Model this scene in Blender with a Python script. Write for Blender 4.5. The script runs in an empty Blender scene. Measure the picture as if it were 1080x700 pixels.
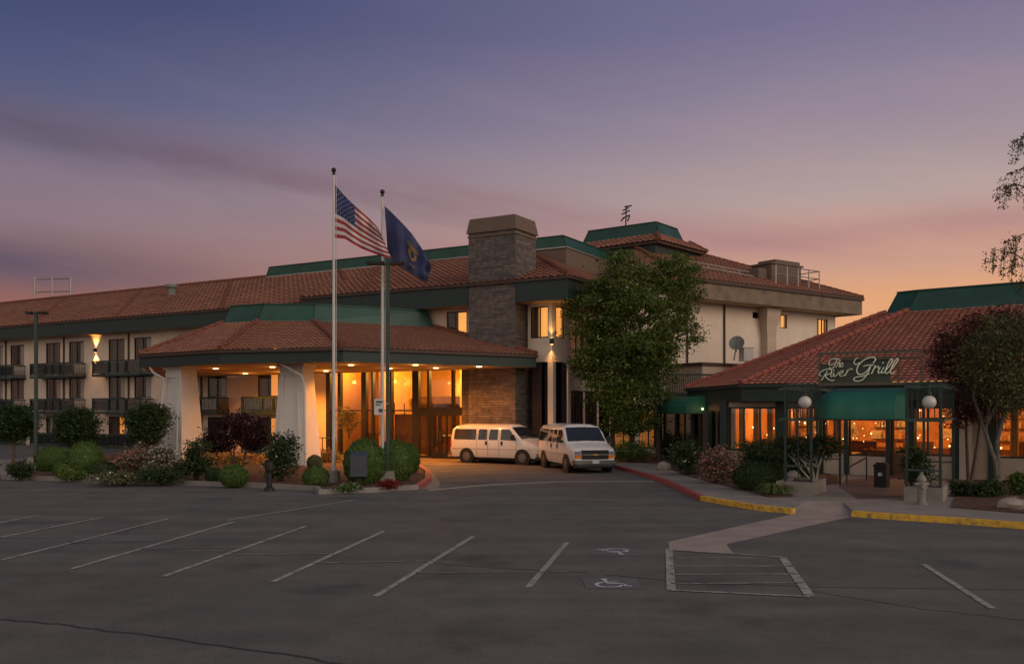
import bpy, math, random
import numpy as np
from mathutils import Vector
S = bpy.context.scene; COL = S.collection
random.seed(7); R = math.radians
# ---------------------------------------------------------------- camera
FP, HX, HY, CH = 950.0, 540.0, 432.0, 2.6
cam = bpy.data.objects.new('camera', bpy.data.cameras.new('camera')); COL.objects.link(cam)
cam.location = (0, 0, CH); cam.rotation_euler = (R(90), 0, 0)
cam.data.sensor_width = 36; cam.data.lens = 36*FP/1080; cam.data.shift_y = (HY-350)/1080
cam.data.clip_start = .1; cam.data.clip_end = 3000; S.camera = cam
S.view_settings.view_transform = 'Standard'; S.view_settings.look = 'None'
S.view_settings.exposure = 0; S.view_settings.gamma = 1; S.view_settings.use_curve_mapping = False
S.render.engine = 'CYCLES'
try:
    S.cycles.use_denoising = True; S.cycles.max_bounces = 6; S.cycles.diffuse_bounces = 3; S.cycles.glossy_bounces = 3
    S.cycles.transparent_max_bounces = 12; S.cycles.sample_clamp_indirect = 4; S.cycles.caustics_reflective = False; S.cycles.caustics_refractive = False
except Exception: pass
# ---------------------------------------------------------------- sky at dusk
W = bpy.data.worlds.new('World'); S.world = W; W.use_nodes = True
nt = W.node_tree; N = nt.nodes; K = nt.links; N.clear()
def wn(t, **k):
    n = N.new(t)
    for a, b in k.items(): setattr(n, a, b)
    return n
def wm(op, a, b=None, c=None, clamp=False):
    n = N.new('ShaderNodeMath'); n.operation = op; n.use_clamp = clamp
    for i, x in enumerate((a, b, c)):
        if x is None: continue
        if isinstance(x, (int, float)): n.inputs[i].default_value = x
        else: K.new(x, n.inputs[i])
    return n.outputs[0]
def wmix(f, a, b, mode='MIX'):
    n = N.new('ShaderNodeMix'); n.data_type = 'RGBA'; n.blend_type = mode
    for i, x in ((0, f), (6, a), (7, b)):
        if isinstance(x, (int, float)): n.inputs[i].default_value = x
        elif isinstance(x, tuple): n.inputs[i].default_value = (*x, 1)
        else: K.new(x, n.inputs[i])
    return n.outputs[2]
def sl(c):
    c /= 255.0
    return c/12.92 if c <= .04045 else ((c+.055)/1.055)**2.4
def rgb(r, g, b): return (sl(r), sl(g), sl(b))
def ramp(fac, stops):
    n = N.new('ShaderNodeValToRGB'); el = n.color_ramp.elements
    while len(el) < len(stops): el.new(.5)
    for e, (p, c) in zip(el, stops): e.position = p; e.color = (*c, 1)
    K.new(fac, n.inputs[0]); return n.outputs[0]
tc = wn('ShaderNodeTexCoord'); sp = wn('ShaderNodeSeparateXYZ'); K.new(tc.outputs['Generated'], sp.inputs[0])
hyp = wm('SQRT', wm('ADD', wm('MULTIPLY', sp.outputs[0], sp.outputs[0]), wm('MULTIPLY', sp.outputs[1], sp.outputs[1])))
el = wm('ARCTAN2', sp.outputs[2], hyp); az = wm('ARCTAN2', sp.outputs[0], sp.outputs[1])   # radians
elf = wm('DIVIDE', el, math.pi/2, clamp=True)           # 0 horizon .. 1 zenith
LEFT = ramp(elf, [(0, rgb(190,118,100)), (.075, rgb(142,98,92)), (.095, rgb(132,102,106)), (.117, rgb(137,116,126)), (.145, rgb(133,117,133)), (.195, rgb(86,92,128)), (.26, rgb(52,68,110)), (.6, rgb(50,60,92))])
RIGHT = ramp(elf, [(0, rgb(248,168,104)), (.074, rgb(228,166,120)), (.094, rgb(204,158,136)), (.112, rgb(196,150,138)), (.14, rgb(180,160,157)), (.19, rgb(151,138,154)), (.25, rgb(116,112,145)), (.5, rgb(60,72,108))])
side = wn('ShaderNodeMapRange'); side.interpolation_type = 'SMOOTHSTEP'
K.new(az, side.inputs[0]); side.inputs[1].default_value = -.62; side.inputs[2].default_value = .42
base = wmix(side.outputs[0], LEFT, RIGHT)
cv = wn('ShaderNodeCombineXYZ')
K.new(wm('MULTIPLY', az, 1.6), cv.inputs[0]); K.new(wm('MULTIPLY', wm('ADD', el, wm('MULTIPLY', az, .16)), 11), cv.inputs[1])
nz = wn('ShaderNodeTexNoise'); K.new(cv.outputs[0], nz.inputs['Vector'])
nz.inputs['Scale'].default_value = 1.15; nz.inputs['Detail'].default_value = 7; nz.inputs['Roughness'].default_value = .60; nz.inputs['Distortion'].default_value = .35
nz2 = wn('ShaderNodeTexNoise'); K.new(cv.outputs[0], nz2.inputs['Vector']); nz2.inputs['Scale'].default_value = .55; nz2.inputs['Detail'].default_value = 5
def band(c0, slope, width, azc, azw):     # a soft long cloud bank
    d = wm('SUBTRACT', el, wm('ADD', c0, wm('MULTIPLY', az, slope)))
    d = wm('DIVIDE', wm('ADD', d, wm('MULTIPLY', wm('SUBTRACT', nz2.outputs[0], .5), .05)), width)
    g = wm('POWER', 2.718, wm('MULTIPLY', wm('MULTIPLY', d, d), -1))
    e = wm('DIVIDE', wm('SUBTRACT', az, azc), azw)
    return wm('MULTIPLY', g, wm('POWER', 2.718, wm('MULTIPLY', wm('MULTIPLY', e, e), -1)))
b1 = band(.216, -.112, .027, -.22, .46)
b2 = band(.095, -.10, .020, -.50, .24)
b3 = band(.175, .02, .013, .42, .25)
cl = wm('ADD', wm('ADD', wm('MULTIPLY', b1, .66), wm('MULTIPLY', b2, .62)), wm('MULTIPLY', b3, .35))
cn = wn('ShaderNodeMapRange'); K.new(nz.outputs[0], cn.inputs[0]); cn.inputs[1].default_value = .42; cn.inputs[2].default_value = .72
cl = wm('ADD', wm('MULTIPLY', cl, wm('MULTIPLY', wm('SUBTRACT', nz.outputs[0], .22), 3.6)), wm('MULTIPLY', cn.outputs[0], .13), clamp=True)
sky = wmix(cl, base, wmix(side.outputs[0], rgb(92,84,103), rgb(174,132,134)))
ln = wn('ShaderNodeMapRange'); K.new(nz.outputs[0], ln.inputs[0]); ln.inputs[1].default_value = .5; ln.inputs[2].default_value = .3
sky = wmix(wm('MULTIPLY', wm('MULTIPLY', ln.outputs[0], .34), wm('SUBTRACT', 1, wm('MULTIPLY', elf, 3.4), None, True)), sky, wmix(side.outputs[0], rgb(150,126,140), rgb(220,168,150)))
# the unseen half of the sky behind the camera is brightened to light the facades
back = wn('ShaderNodeMapRange'); back.interpolation_type = 'SMOOTHSTEP'
K.new(sp.outputs[1], back.inputs[0]); back.inputs[1].default_value = .25; back.inputs[2].default_value = -.6
BACK = ramp(elf, [(0, (.98,.80,.66)), (.3, (.78,.69,.64)), (.7, (.42,.41,.44)), (1, (.24,.25,.30))])
sky = wmix(back.outputs[0], sky, BACK)
bg = wn('ShaderNodeBackground'); K.new(sky, bg.inputs[0]); bg.inputs[1].default_value = 1.0
wo = wn('ShaderNodeOutputWorld'); K.new(bg.outputs[0], wo.inputs[0])
sd = bpy.data.lights.new('sun', 'SUN'); sd.energy = 1.0; sd.angle = R(35); sd.color = (1, .80, .62)
so = bpy.data.objects.new('sun', sd); COL.objects.link(so); so.rotation_euler = Vector((-.8,.52,-.36)).to_track_quat('-Z','Y').to_euler()   # soft afterglow from the right, behind the camera
# ---------------------------------------------------------------- helpers
def G(x, y, z=0):
    Y = FP*(CH-z)/(y-HY); return ((x-HX)/FP*Y, Y, z)
def P(x, y, Y): return ((x-HX)/FP*Y, Y, CH+(HY-y)/FP*Y)
def XZ(x, y, Y): return (x-HX)/FP*Y, CH+(HY-y)/FP*Y
ORG = {}
class Fr:
    """plan frame: a along the wall, b out towards the viewer's side, z up"""
    def __init__(s, ox, oy, deg):
        s.o = (ox, oy); s.u = (math.cos(R(deg)), math.sin(R(deg))); s.n = (s.u[1], -s.u[0])
    def p(s, a, b, z): return (s.o[0]+s.u[0]*a+s.n[0]*b, s.o[1]+s.u[1]*a+s.n[1]*b, z)
    def t(s, x, b=0):
        k = (x-HX)/FP; ox, oy, _ = s.p(0, b, 0); return (oy*k-ox)/(s.u[0]-s.u[1]*k)
ID = Fr(0, 0, 0); ID.n = (0, 1)
class MB:
    def __init__(s): s.v = []; s.f = []; s.uv = []; s.m = []; s.mi = 0
    def add(s, vs, fs, uvs=None):
        o = len(s.v); s.v += [tuple(q) for q in vs]
        for i, f in enumerate(fs):
            s.f.append([o+j for j in f]); s.m.append(s.mi); s.uv.append(uvs[i] if uvs else None)
        return s
    def poly(s, *pts): return s.add(pts, [list(range(len(pts)))])
    def box(s, fr, a0, a1, b0, b1, z0, z1):
        q = [fr.p(a, b, z) for z in (z0, z1) for a, b in ((a0,b0),(a1,b0),(a1,b1),(a0,b1))]
        return s.add(q, [(0,3,2,1),(4,5,6,7),(0,1,5,4),(1,2,6,5),(2,3,7,6),(3,0,4,7)])
    def cbox(s, x, y, z, w, d, h, deg=0):
        return s.box(Fr(x, y, deg), -w/2, w/2, -d/2, d/2, z, z+h)
    def bar(s, p, q, w, h=None, up=(0,0,1)):
        h = h or w; p = Vector(p); q = Vector(q); d = (q-p).normalized(); r = d.cross(Vector(up))
        if r.length < 1e-3: r = d.cross(Vector((1,0,0)))
        r.normalize(); u = r.cross(d)
        vs = [c+r*(i*w/2)+u*(j*h/2) for c in (p, q) for i, j in ((-1,-1),(1,-1),(1,1),(-1,1))]
        return s.add(vs, [(0,3,2,1),(4,5,6,7),(0,1,5,4),(1,2,6,5),(2,3,7,6),(3,0,4,7)])
    def tube(s, pts, rad, n=8, cap=True):
        pts = [Vector(q) for q in pts]
        if not isinstance(rad, (list, tuple)): rad = [rad]*len(pts)
        o = len(s.v); ref = None
        for i, q in enumerate(pts):
            d = (pts[min(i+1, len(pts)-1)]-pts[max(i-1, 0)]).normalized()
            if ref is None: ref = Vector((0,0,1)) if abs(d.z) < .9 else Vector((1,0,0))
            r = d.cross(ref)
            if r.length < 1e-4: r = d.cross(Vector((0,1,0)))
            r.normalize(); u = r.cross(d); ref = u
            for k in range(n):
                a = 2*math.pi*k/n; s.v.append(tuple(q+(r*math.cos(a)+u*math.sin(a))*rad[i]))
        for i in range(len(pts)-1):
            for k in range(n):
                a = o+i*n+k; b = o+i*n+(k+1) % n
                s.f.append([a, b, b+n, a+n]); s.m.append(s.mi); s.uv.append(None)
        if cap:
            s.f.append([o+k for k in range(n)][::-1]); s.f.append([o+(len(pts)-1)*n+k for k in range(n)])
            s.m += [s.mi]*2; s.uv += [None]*2
        return s
    def lathe(s, x, y, prof, n=16):
        return s.tube([(x, y, z) for r, z in prof], [max(r, .001) for r, z in prof], n) if all(prof[i][1] != prof[i+1][1] for i in range(len(prof)-1)) else s.tube([(x, y, z+i*1e-4) for i, (r, z) in enumerate(prof)], [max(r, .001) for r, z in prof], n)
    def ball(s, c, r, n=14, m=8):
        rx, ry, rz = r if isinstance(r, (tuple, list)) else (r, r, r); vs = []; fs = []
        for i in range(m+1):
            th = math.pi*i/m
            for k in range(n):
                ph = 2*math.pi*k/n; vs.append((c[0]+rx*math.sin(th)*math.cos(ph), c[1]+ry*math.sin(th)*math.sin(ph), c[2]+rz*math.cos(th)))
        for i in range(m):
            for k in range(n): fs.append([i*n+k, (i+1)*n+k, (i+1)*n+(k+1) % n, i*n+(k+1) % n])
        return s.add(vs, fs)
    def prism(s, pts, z0, z1):
        n = len(pts); ar = sum(pts[i][0]*pts[(i+1) % n][1]-pts[(i+1) % n][0]*pts[i][1] for i in range(n))
        if ar < 0: pts = pts[::-1]
        vs = [(q[0], q[1], z0) for q in pts]+[(q[0], q[1], z1) for q in pts]
        return s.add(vs, [list(range(n))[::-1], [n+i for i in range(n)]]+[[i, (i+1) % n, n+(i+1) % n, n+i] for i in range(n)])
    def ribbon(s, pts, w0, w1, z0, z1):
        """raised strip along a ground polyline, w0 / w1 to its left / right"""
        q = [Vector((p[0], p[1])) for p in pts]; L = []; Rr = []
        for i in range(len(q)):
            d = (q[min(i+1, len(q)-1)]-q[max(i-1, 0)]).normalized(); nn = Vector((-d.y, d.x))
            L.append(q[i]+nn*w0); Rr.append(q[i]-nn*w1)
        n = len(q); vs = [(a.x, a.y, z) for z in (z0, z1) for a in L+Rr]; fs = []
        for i in range(n-1):
            fs += [[2*n+n+i, 2*n+n+i+1, 2*n+i+1, 2*n+i], [i, i+1, 2*n+i+1, 2*n+i], [n+i+1, n+i, 3*n+i, 3*n+i+1]]
        fs += [[0, 2*n, 3*n, n], [n-1, 2*n-1, 4*n-1, 3*n-1]]
        return s.add(vs, fs)
    def build(s, name, mats, parent=None, smooth=False, local=False, recalc=True):
        if getattr(s, 'sub', None): return [q.build(name, mats, parent, smooth, local, recalc) for q in s.sub][-1]
        me = bpy.data.meshes.new(name)
        o0 = Vector((0,0,0)) if (parent is None or local) else ORG.get(parent.name, Vector((0,0,0)))
        me.from_pydata([(a-o0.x, b-o0.y, c-o0.z) for a, b, c in s.v], [], s.f)
        if not isinstance(mats, (list, tuple)): mats = [mats]
        for m_ in mats: me.materials.append(m_)
        me.polygons.foreach_set('material_index', s.m)
        if any(u is not None for u in s.uv):
            ul = me.uv_layers.new(name='UVMap'); dat = []
            for f, u in zip(s.f, s.uv):
                for i in range(len(f)): dat += list(u[i]) if u else [0, 0]
            ul.data.foreach_set('uv', dat)
        me.update()
        if recalc and name != 'pane' and len(s.f) < 6000:
            import bmesh
            bm = bmesh.new(); bm.from_mesh(me); bmesh.ops.recalc_face_normals(bm, faces=bm.faces); bm.to_mesh(me); bm.free()
        if smooth:
            me.polygons.foreach_set('use_smooth', [True]*len(me.polygons))
            try: me.set_sharp_from_angle(angle=R(38))
            except Exception: pass
        o = bpy.data.objects.new(name, me); COL.objects.link(o)
        if parent: o.parent = parent; ORG[o.name] = ORG.get(parent.name, Vector((0,0,0)))
        return o
def tag(o, label, cat, group=None, kind=None):
    o['label'] = label; o['category'] = cat
    if group: o['group'] = group
    if kind: o['kind'] = kind
    return o
def thing(name, label, cat, loc=(0,0,0), rot=0, group=None):
    o = bpy.data.objects.new(name, None); COL.objects.link(o); o.location = loc; o.rotation_euler = (0, 0, rot)
    o.empty_display_size = .3; ORG[o.name] = Vector(loc); return tag(o, label, cat, group)
def struct(name, mb, m, smooth=False):
    o = mb.build(name, m, None, smooth); o['kind'] = 'structure'; return o
def dup(o, loc=None, rot=None, label=None, parent=None):
    c = o.copy(); COL.objects.link(c)
    if parent is not None: c.parent = parent
    if loc is not None: c.location = loc
    if rot is not None: c.rotation_euler = (0, 0, rot)
    if label: c['label'] = label
    for ch in list(o.children): dup(ch, parent=c)
    return c
# ---------------------------------------------------------------- materials
def mat(name, col, rough=.75, var=.18, scale=3, bump=0, bscale=40, metal=0, col2=None, spec=.4, emis=None, estr=0, coat=0):
    m = bpy.data.materials.new(name); m.use_nodes = True; t = m.node_tree; n = t.nodes; b = n['Principled BSDF']
    b.inputs['Roughness'].default_value = rough; b.inputs['Metallic'].default_value = metal
    b.inputs['Specular IOR Level'].default_value = spec; b.inputs['Coat Weight'].default_value = coat
    g = n.new('ShaderNodeTexCoord'); nz = n.new('ShaderNodeTexNoise'); nz.inputs['Scale'].default_value = scale
    nz.inputs['Detail'].default_value = 6; nz.inputs['Roughness'].default_value = .62; t.links.new(g.outputs['Object'], nz.inputs['Vector'])
    r = n.new('ShaderNodeValToRGB'); e = r.color_ramp.elements; e[0].position = .3; e[1].position = .72
    c2 = col2 or tuple(c*(1+var) for c in col)
    e[0].color = (*[c*(1-var) for c in col], 1); e[1].color = (*c2, 1)
    t.links.new(nz.outputs[0], r.inputs[0]); t.links.new(r.outputs[0], b.inputs['Base Color'])
    if bump:
        n2 = n.new('ShaderNodeTexNoise'); n2.inputs['Scale'].default_value = bscale; n2.inputs['Detail'].default_value = 4
        t.links.new(g.outputs['Object'], n2.inputs['Vector'])
        bp = n.new('ShaderNodeBump'); bp.inputs['Strength'].default_value = bump; bp.inputs['Distance'].default_value = .02
        t.links.new(n2.outputs[0], bp.inputs['Height']); t.links.new(bp.outputs[0], b.inputs['Normal'])
    if emis: b.inputs['Emission Color'].default_value = (*emis, 1); b.inputs['Emission Strength'].default_value = estr
    return m
def nodes(m): return m.node_tree.nodes, m.node_tree.links
def leafmat(name, c1, c2, c3=None):
    m = bpy.data.materials.new(name); m.use_nodes = True; n, l = nodes(m); b = n['Principled BSDF']; out = n['Material Output']
    g = n.new('ShaderNodeNewGeometry'); r = n.new('ShaderNodeValToRGB'); e = r.color_ramp.elements
    e[0].color = (*c1, 1); e[1].color = (*c2, 1)
    if c3: x = e.new(.93); x.color = (*c2, 1); e[-1].color = (*c3, 1)
    l.new(g.outputs['Random Per Island'], r.inputs[0]); l.new(r.outputs[0], b.inputs['Base Color'])
    b.inputs['Roughness'].default_value = .55; b.inputs['Specular IOR Level'].default_value = .3
    tr = n.new('ShaderNodeBsdfTranslucent'); l.new(r.outputs[0], tr.inputs[0])
    mx = n.new('ShaderNodeMixShader'); mx.inputs[0].default_value = .3; l.new(b.outputs[0], mx.inputs[1]); l.new(tr.outputs[0], mx.inputs[2]); l.new(mx.outputs[0], out.inputs[0])
    return m
def glassmat(name, tint=(.8,.85,.85), refl=.12, rough=.02):
    m = bpy.data.materials.new(name); m.use_nodes = True; n, l = nodes(m); n.remove(n['Principled BSDF']); out = n['Material Output']
    tr = n.new('ShaderNodeBsdfTransparent'); tr.inputs[0].default_value = (*tint, 1)
    gl = n.new('ShaderNodeBsdfGlossy'); gl.inputs['Roughness'].default_value = rough
    lw = n.new('ShaderNodeLayerWeight'); lw.inputs[0].default_value = .25
    ma = n.new('ShaderNodeMath'); ma.operation = 'MULTIPLY_ADD'; ma.inputs[1].default_value = .7; ma.inputs[2].default_value = refl; l.new(lw.outputs['Fresnel'], ma.inputs[0]); ma.use_clamp = True
    mx = n.new('ShaderNodeMixShader'); l.new(ma.outputs[0], mx.inputs[0]); l.new(tr.outputs[0], mx.inputs[1]); l.new(gl.outputs[0], mx.inputs[2]); l.new(mx.outputs[0], out.inputs[0])
    return m
def emit(name, col, s):
    m = bpy.data.materials.new(name); m.use_nodes = True; b = m.node_tree.nodes['Principled BSDF']
    b.inputs['Base Color'].default_value = (*[min(.8, c) for c in col], 1); b.inputs['Emission Color'].default_value = (*col, 1); b.inputs['Emission Strength'].default_value = s; return m
def tilemat(name, col):
    m = bpy.data.materials.new(name); m.use_nodes = True; n, l = nodes(m); b = n['Principled BSDF']; b.inputs['Roughness'].default_value = .82; b.inputs['Specular IOR Level'].default_value = .25
    u = n.new('ShaderNodeUVMap'); f = n.new('ShaderNodeVectorMath'); f.operation = 'FLOOR'; l.new(u.outputs[0], f.inputs[0])
    wn_ = n.new('ShaderNodeTexWhiteNoise'); wn_.noise_dimensions = '2D'; l.new(f.outputs[0], wn_.inputs['Vector'])
    r = n.new('ShaderNodeValToRGB'); e = r.color_ramp.elements; e[0].color = (*[c*.82 for c in col], 1); e[1].color = (*[min(1, c*1.16) for c in col], 1); l.new(wn_.outputs[0], r.inputs[0])
    g = n.new('ShaderNodeTexCoord'); nz = n.new('ShaderNodeTexNoise'); nz.inputs['Scale'].default_value = .35; nz.inputs['Detail'].default_value = 8; l.new(g.outputs['Object'], nz.inputs['Vector'])
    r2 = n.new('ShaderNodeValToRGB'); e = r2.color_ramp.elements; e[0].position = .35; e[0].color = (.78,.77,.75,1); e[1].position = .65; e[1].color = (1,1,1,1); l.new(nz.outputs[0], r2.inputs[0])
    mx = n.new('ShaderNodeMix'); mx.data_type = 'RGBA'; mx.blend_type = 'MULTIPLY'; mx.inputs[0].default_value = 1
    l.new(r.outputs[0], mx.inputs[6]); l.new(r2.outputs[0], mx.inputs[7]); l.new(mx.outputs[2], b.inputs['Base Color'])
    return m
def stonemat(name, c1, c2, mort):
    m = bpy.data.materials.new(name); m.use_nodes = True; n, l = nodes(m); b = n['Principled BSDF']; b.inputs['Roughness'].default_value = .85
    u = n.new('ShaderNodeUVMap'); nz = n.new('ShaderNodeTexNoise'); nz.inputs['Scale'].default_value = 2.2; l.new(u.outputs[0], nz.inputs['Vector'])
    ad = n.new('ShaderNodeVectorMath'); ad.operation = 'MULTIPLY_ADD'; l.new(nz.outputs['Color'], ad.inputs[0]); ad.inputs[1].default_value = (.10,.07,0); l.new(u.outputs[0], ad.inputs[2])
    br = n.new('ShaderNodeTexBrick'); l.new(ad.outputs[0], br.inputs['Vector']); br.inputs['Scale'].default_value = 1
    br.inputs['Brick Width'].default_value = .52; br.inputs['Row Height'].default_value = .125; br.inputs['Mortar Size'].default_value = .011; br.inputs['Mortar Smooth'].default_value = .5
    br.offset = .41; br.squash = 1.6; br.squash_frequency = 3
    br.inputs['Color1'].default_value = (*c1, 1); br.inputs['Color2'].default_value = (*c2, 1); br.inputs['Mortar'].default_value = (*mort, 1)
    n3 = n.new('ShaderNodeTexNoise'); n3.inputs['Scale'].default_value = 3.3; n3.inputs['Detail'].default_value = 6; l.new(u.outputs[0], n3.inputs['Vector'])
    mx = n.new('ShaderNodeMix'); mx.data_type = 'RGBA'; mx.blend_type = 'OVERLAY'; mx.inputs[0].default_value = .75; l.new(br.outputs[0], mx.inputs[6]); l.new(n3.outputs[0], mx.inputs[7]); l.new(mx.outputs[2], b.inputs['Base Color'])
    sb = n.new('ShaderNodeMath'); sb.operation = 'SUBTRACT'; sb.inputs[0].default_value = 1; l.new(br.outputs['Fac'], sb.inputs[1])
    a2 = n.new('ShaderNodeMath'); a2.operation = 'MULTIPLY_ADD'; l.new(n3.outputs[0], a2.inputs[0]); a2.inputs[1].default_value = .8; l.new(sb.outputs[0], a2.inputs[2])
    bp = n.new('ShaderNodeBump'); bp.inputs['Strength'].default_value = .9; bp.inputs['Distance'].default_value = .05; l.new(a2.outputs[0], bp.inputs['Height']); l.new(bp.outputs[0], b.inputs['Normal'])
    return m
def asphaltmat():
    m = bpy.data.materials.new('asphalt'); m.use_nodes = True; n, l = nodes(m); b = n['Principled BSDF']; b.inputs['Roughness'].default_value = .86; b.inputs['Specular IOR Level'].default_value = .28
    g = n.new('ShaderNodeTexCoord')
    def nz(s, d=6, r=.6):
        q = n.new('ShaderNodeTexNoise'); q.inputs['Scale'].default_value = s; q.inputs['Detail'].default_value = d; q.inputs['Roughness'].default_value = r; l.new(g.outputs['Object'], q.inputs['Vector']); return q.outputs[0]
    def rp(f, a, b_, p0=.35, p1=.65):
        q = n.new('ShaderNodeValToRGB'); e = q.color_ramp.elements; e[0].position = p0; e[1].position = p1; e[0].color = (*a, 1); e[1].color = (*b_, 1); l.new(f, q.inputs[0]); return q.outputs[0]
    def mul(a, c, f=1):
        q = n.new('ShaderNodeMix'); q.data_type = 'RGBA'; q.blend_type = 'MULTIPLY'; q.inputs[0].default_value = f; l.new(a, q.inputs[6]); l.new(c, q.inputs[7]); return q.outputs[2]
    c = rp(nz(.09, 5), (.110,.114,.108), (.128,.116,.106), .38, .62)
    c = mul(c, rp(nz(.8, 8, .7), (.80,.80,.80), (1.12,1.1,1.08)))
    c = mul(c, rp(nz(38, 3, .8), (.55,.55,.55), (1.4,1.4,1.4), .3, .7))
    mp = n.new('ShaderNodeMapping'); mp.inputs['Scale'].default_value = (.16, 1.5, 1); mp.inputs['Rotation'].default_value = (0, 0, .12); l.new(g.outputs['Object'], mp.inputs[0])
    q = n.new('ShaderNodeTexNoise'); q.inputs['Scale'].default_value = .7; q.inputs['Detail'].default_value = 7; l.new(mp.outputs[0], q.inputs['Vector'])
    c = mul(c, rp(q.outputs[0], (.84,.84,.86), (1.1,1.08,1.06)))
    vo = n.new('ShaderNodeTexVoronoi'); vo.feature = 'DISTANCE_TO_EDGE'; vo.inputs['Scale'].default_value = .16
    wv = n.new('ShaderNodeTexNoise'); wv.inputs['Scale'].default_value = .9; wv.inputs['Detail'].default_value = 6; l.new(g.outputs['Object'], wv.inputs['Vector'])
    ad = n.new('ShaderNodeVectorMath'); ad.operation = 'MULTIPLY_ADD'; l.new(wv.outputs['Color'], ad.inputs[0]); ad.inputs[1].default_value = (1.6,1.6,0); l.new(g.outputs['Object'], ad.inputs[2]); l.new(ad.outputs[0], vo.inputs['Vector'])
    c = mul(c, rp(vo.outputs['Distance'], (.70,.70,.70), (1,1,1), .0, .004), .30)
    c = mul(c, rp(nz(.55, 3, .5), (.72,.72,.74), (1,1,1), .30, .40))
    l.new(c, b.inputs['Base Color'])
    bp = n.new('ShaderNodeBump'); bp.inputs['Strength'].default_value = .55; bp.inputs['Distance'].default_value = .01; l.new(nz(60, 4), bp.inputs['Height']); l.new(bp.outputs[0], b.inputs['Normal'])
    return m
def paintmat(name, col, wear=.5):
    m = bpy.data.materials.new(name); m.use_nodes = True; n, l = nodes(m); b = n['Principled BSDF']; b.inputs['Roughness'].default_value = .7
    g = n.new('ShaderNodeTexCoord'); q = n.new('ShaderNodeTexNoise'); q.inputs['Scale'].default_value = 7; q.inputs['Detail'].default_value = 8; q.inputs['Roughness'].default_value = .75; l.new(g.outputs['Object'], q.inputs['Vector'])
    r = n.new('ShaderNodeValToRGB'); e = r.color_ramp.elements; e[0].position = wear-.12; e[0].color = (.085,.08,.075,1); e[1].position = wear+.1; e[1].color = (*col, 1)
    l.new(q.outputs[0], r.inputs[0]); l.new(r.outputs[0], b.inputs['Base Color']); return m
M = {}
M['asphalt'] = asphaltmat()
M['white_line'] = paintmat('white_line', (.36,.34,.31), .47); M['faint_line'] = paintmat('faint_line', (.27,.25,.24), .51)
M['yellow_paint'] = paintmat('yellow_paint', (.66,.38,.03), .43); M['red_paint'] = paintmat('red_paint', (.34,.05,.042), .44)
M['concrete'] = mat('concrete', (.21,.19,.17), .85, .22, 1.5, .4, 30)
M['path'] = mat('path', (.29,.235,.205), .85, .2, 1.2, .3, 30)
M['drive'] = mat('driveway_concrete', (.17,.125,.095), .8, .25, .7, .3, 30)
M['pavers'] = mat('pavers', (.13,.075,.06), .85, .3, 4, .5, 20)
M['soil'] = mat('soil', (.075,.035,.024), .95, .45, 5, 1, 14)
M['stucco'] = mat('stucco', (.62,.485,.38), .88, .12, .45, .35, 35)
M['stucco_light'] = mat('stucco_light', (.66,.55,.445), .88, .11, .45, .35, 35)
M['column'] = mat('column_paint', (.58,.54,.50), .7, .06, 1.5, .2, 30)
M['low_wall'] = mat('low_wall', (.46,.36,.28), .85, .1, 1, .3, 30)
M['dgreen'] = mat('dark_green_paint', (.012,.027,.024), .55, .15, 1.2)
M['fascia_brown'] = mat('brown_gutter', (.055,.028,.020), .6, .2)
M['green'] = mat('green_metal', (.009,.054,.040), .5, .28, .9, .08, 8)
M['green_pole'] = mat('green_pole', (.028,.052,.042), .5, .15)
M['wood'] = mat('weathered_board', (.17,.125,.085), .8, .35, 1.2, .5, 8)
M['soffit'] = mat('soffit', (.42,.30,.20), .8, .06)
M['tile'] = tilemat('clay_tile', (.33,.145,.092)); M['tile_red'] = tilemat('red_clay_tile', (.36,.132,.09))
M['riser_shade'] = mat('tile_riser_shade', (.10,.042,.028), .9)  # riser faces coloured dark to stand for the shadow under each tile row
M['ridge'] = mat('ridge_tile', (.16,.055,.033), .85, .35, 6)
M['stone'] = stonemat('ledge_stone', (.15,.118,.105), (.085,.072,.070), (.03,.026,.024))
M['cap'] = mat('chimney_cap', (.13,.09,.068), .8, .12)
M['metal'] = mat('grey_metal', (.30,.29,.28), .45, .1, 3, metal=.6)
M['black'] = mat('black_metal', (.008,.008,.009), .6, .2)
M['bronze'] = mat('bronze_frame', (.012,.009,.008), .5, .2)
M['glass'] = glassmat('window_glass', (.82,.85,.85), .035)
M['dark_glass'] = glassmat('dark_glass', (.28,.30,.32), .10)
M['curtain'] = mat('curtain', (.15,.105,.088), .9, .2, 2); M['curtain_light'] = mat('light_curtain', (.52,.44,.39), .9, .1, 2)
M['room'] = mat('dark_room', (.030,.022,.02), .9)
M['lit'] = emit('lit_curtain', (1,.42,.09), .95); M['lit_soft'] = emit('lit_curtain_soft', (1,.35,.07), .75)
M['lamp'] = emit('lamp_lens', (1,.60,.26), 7); M['bulb'] = emit('small_bulb', (1,.55,.2), 7)
M['white_car'] = mat('white_car_paint', (.66,.64,.61), .28, .03, 1, coat=.5)
M['rubber'] = mat('rubber', (.018,.017,.017), .85); M['chrome'] = mat('chrome', (.20,.20,.20), .35, .1, metal=.9)
M['car_glass'] = mat('tinted_car_glass', (.018,.02,.024), .07, .1, spec=.8)
M['amber'] = mat('amber_lens', (.62,.17,.02), .25); M['redlens'] = mat('red_lens', (.35,.02,.02), .25); M['lens'] = mat('headlight_lens', (.20,.21,.23), .12, .3, 20)
M['plate'] = mat('number_plate', (.45,.45,.48), .5); M['gold'] = mat('gold', (.45,.26,.05), .4)
M['hyd'] = mat('hydrant_paint', (.19,.17,.15), .55, .2, 6); M['pole'] = mat('white_pole', (.48,.46,.44), .4, .06); M['bark'] = mat('bark', (.085,.06,.045), .9, .4, 8, 1, 20)
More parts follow.
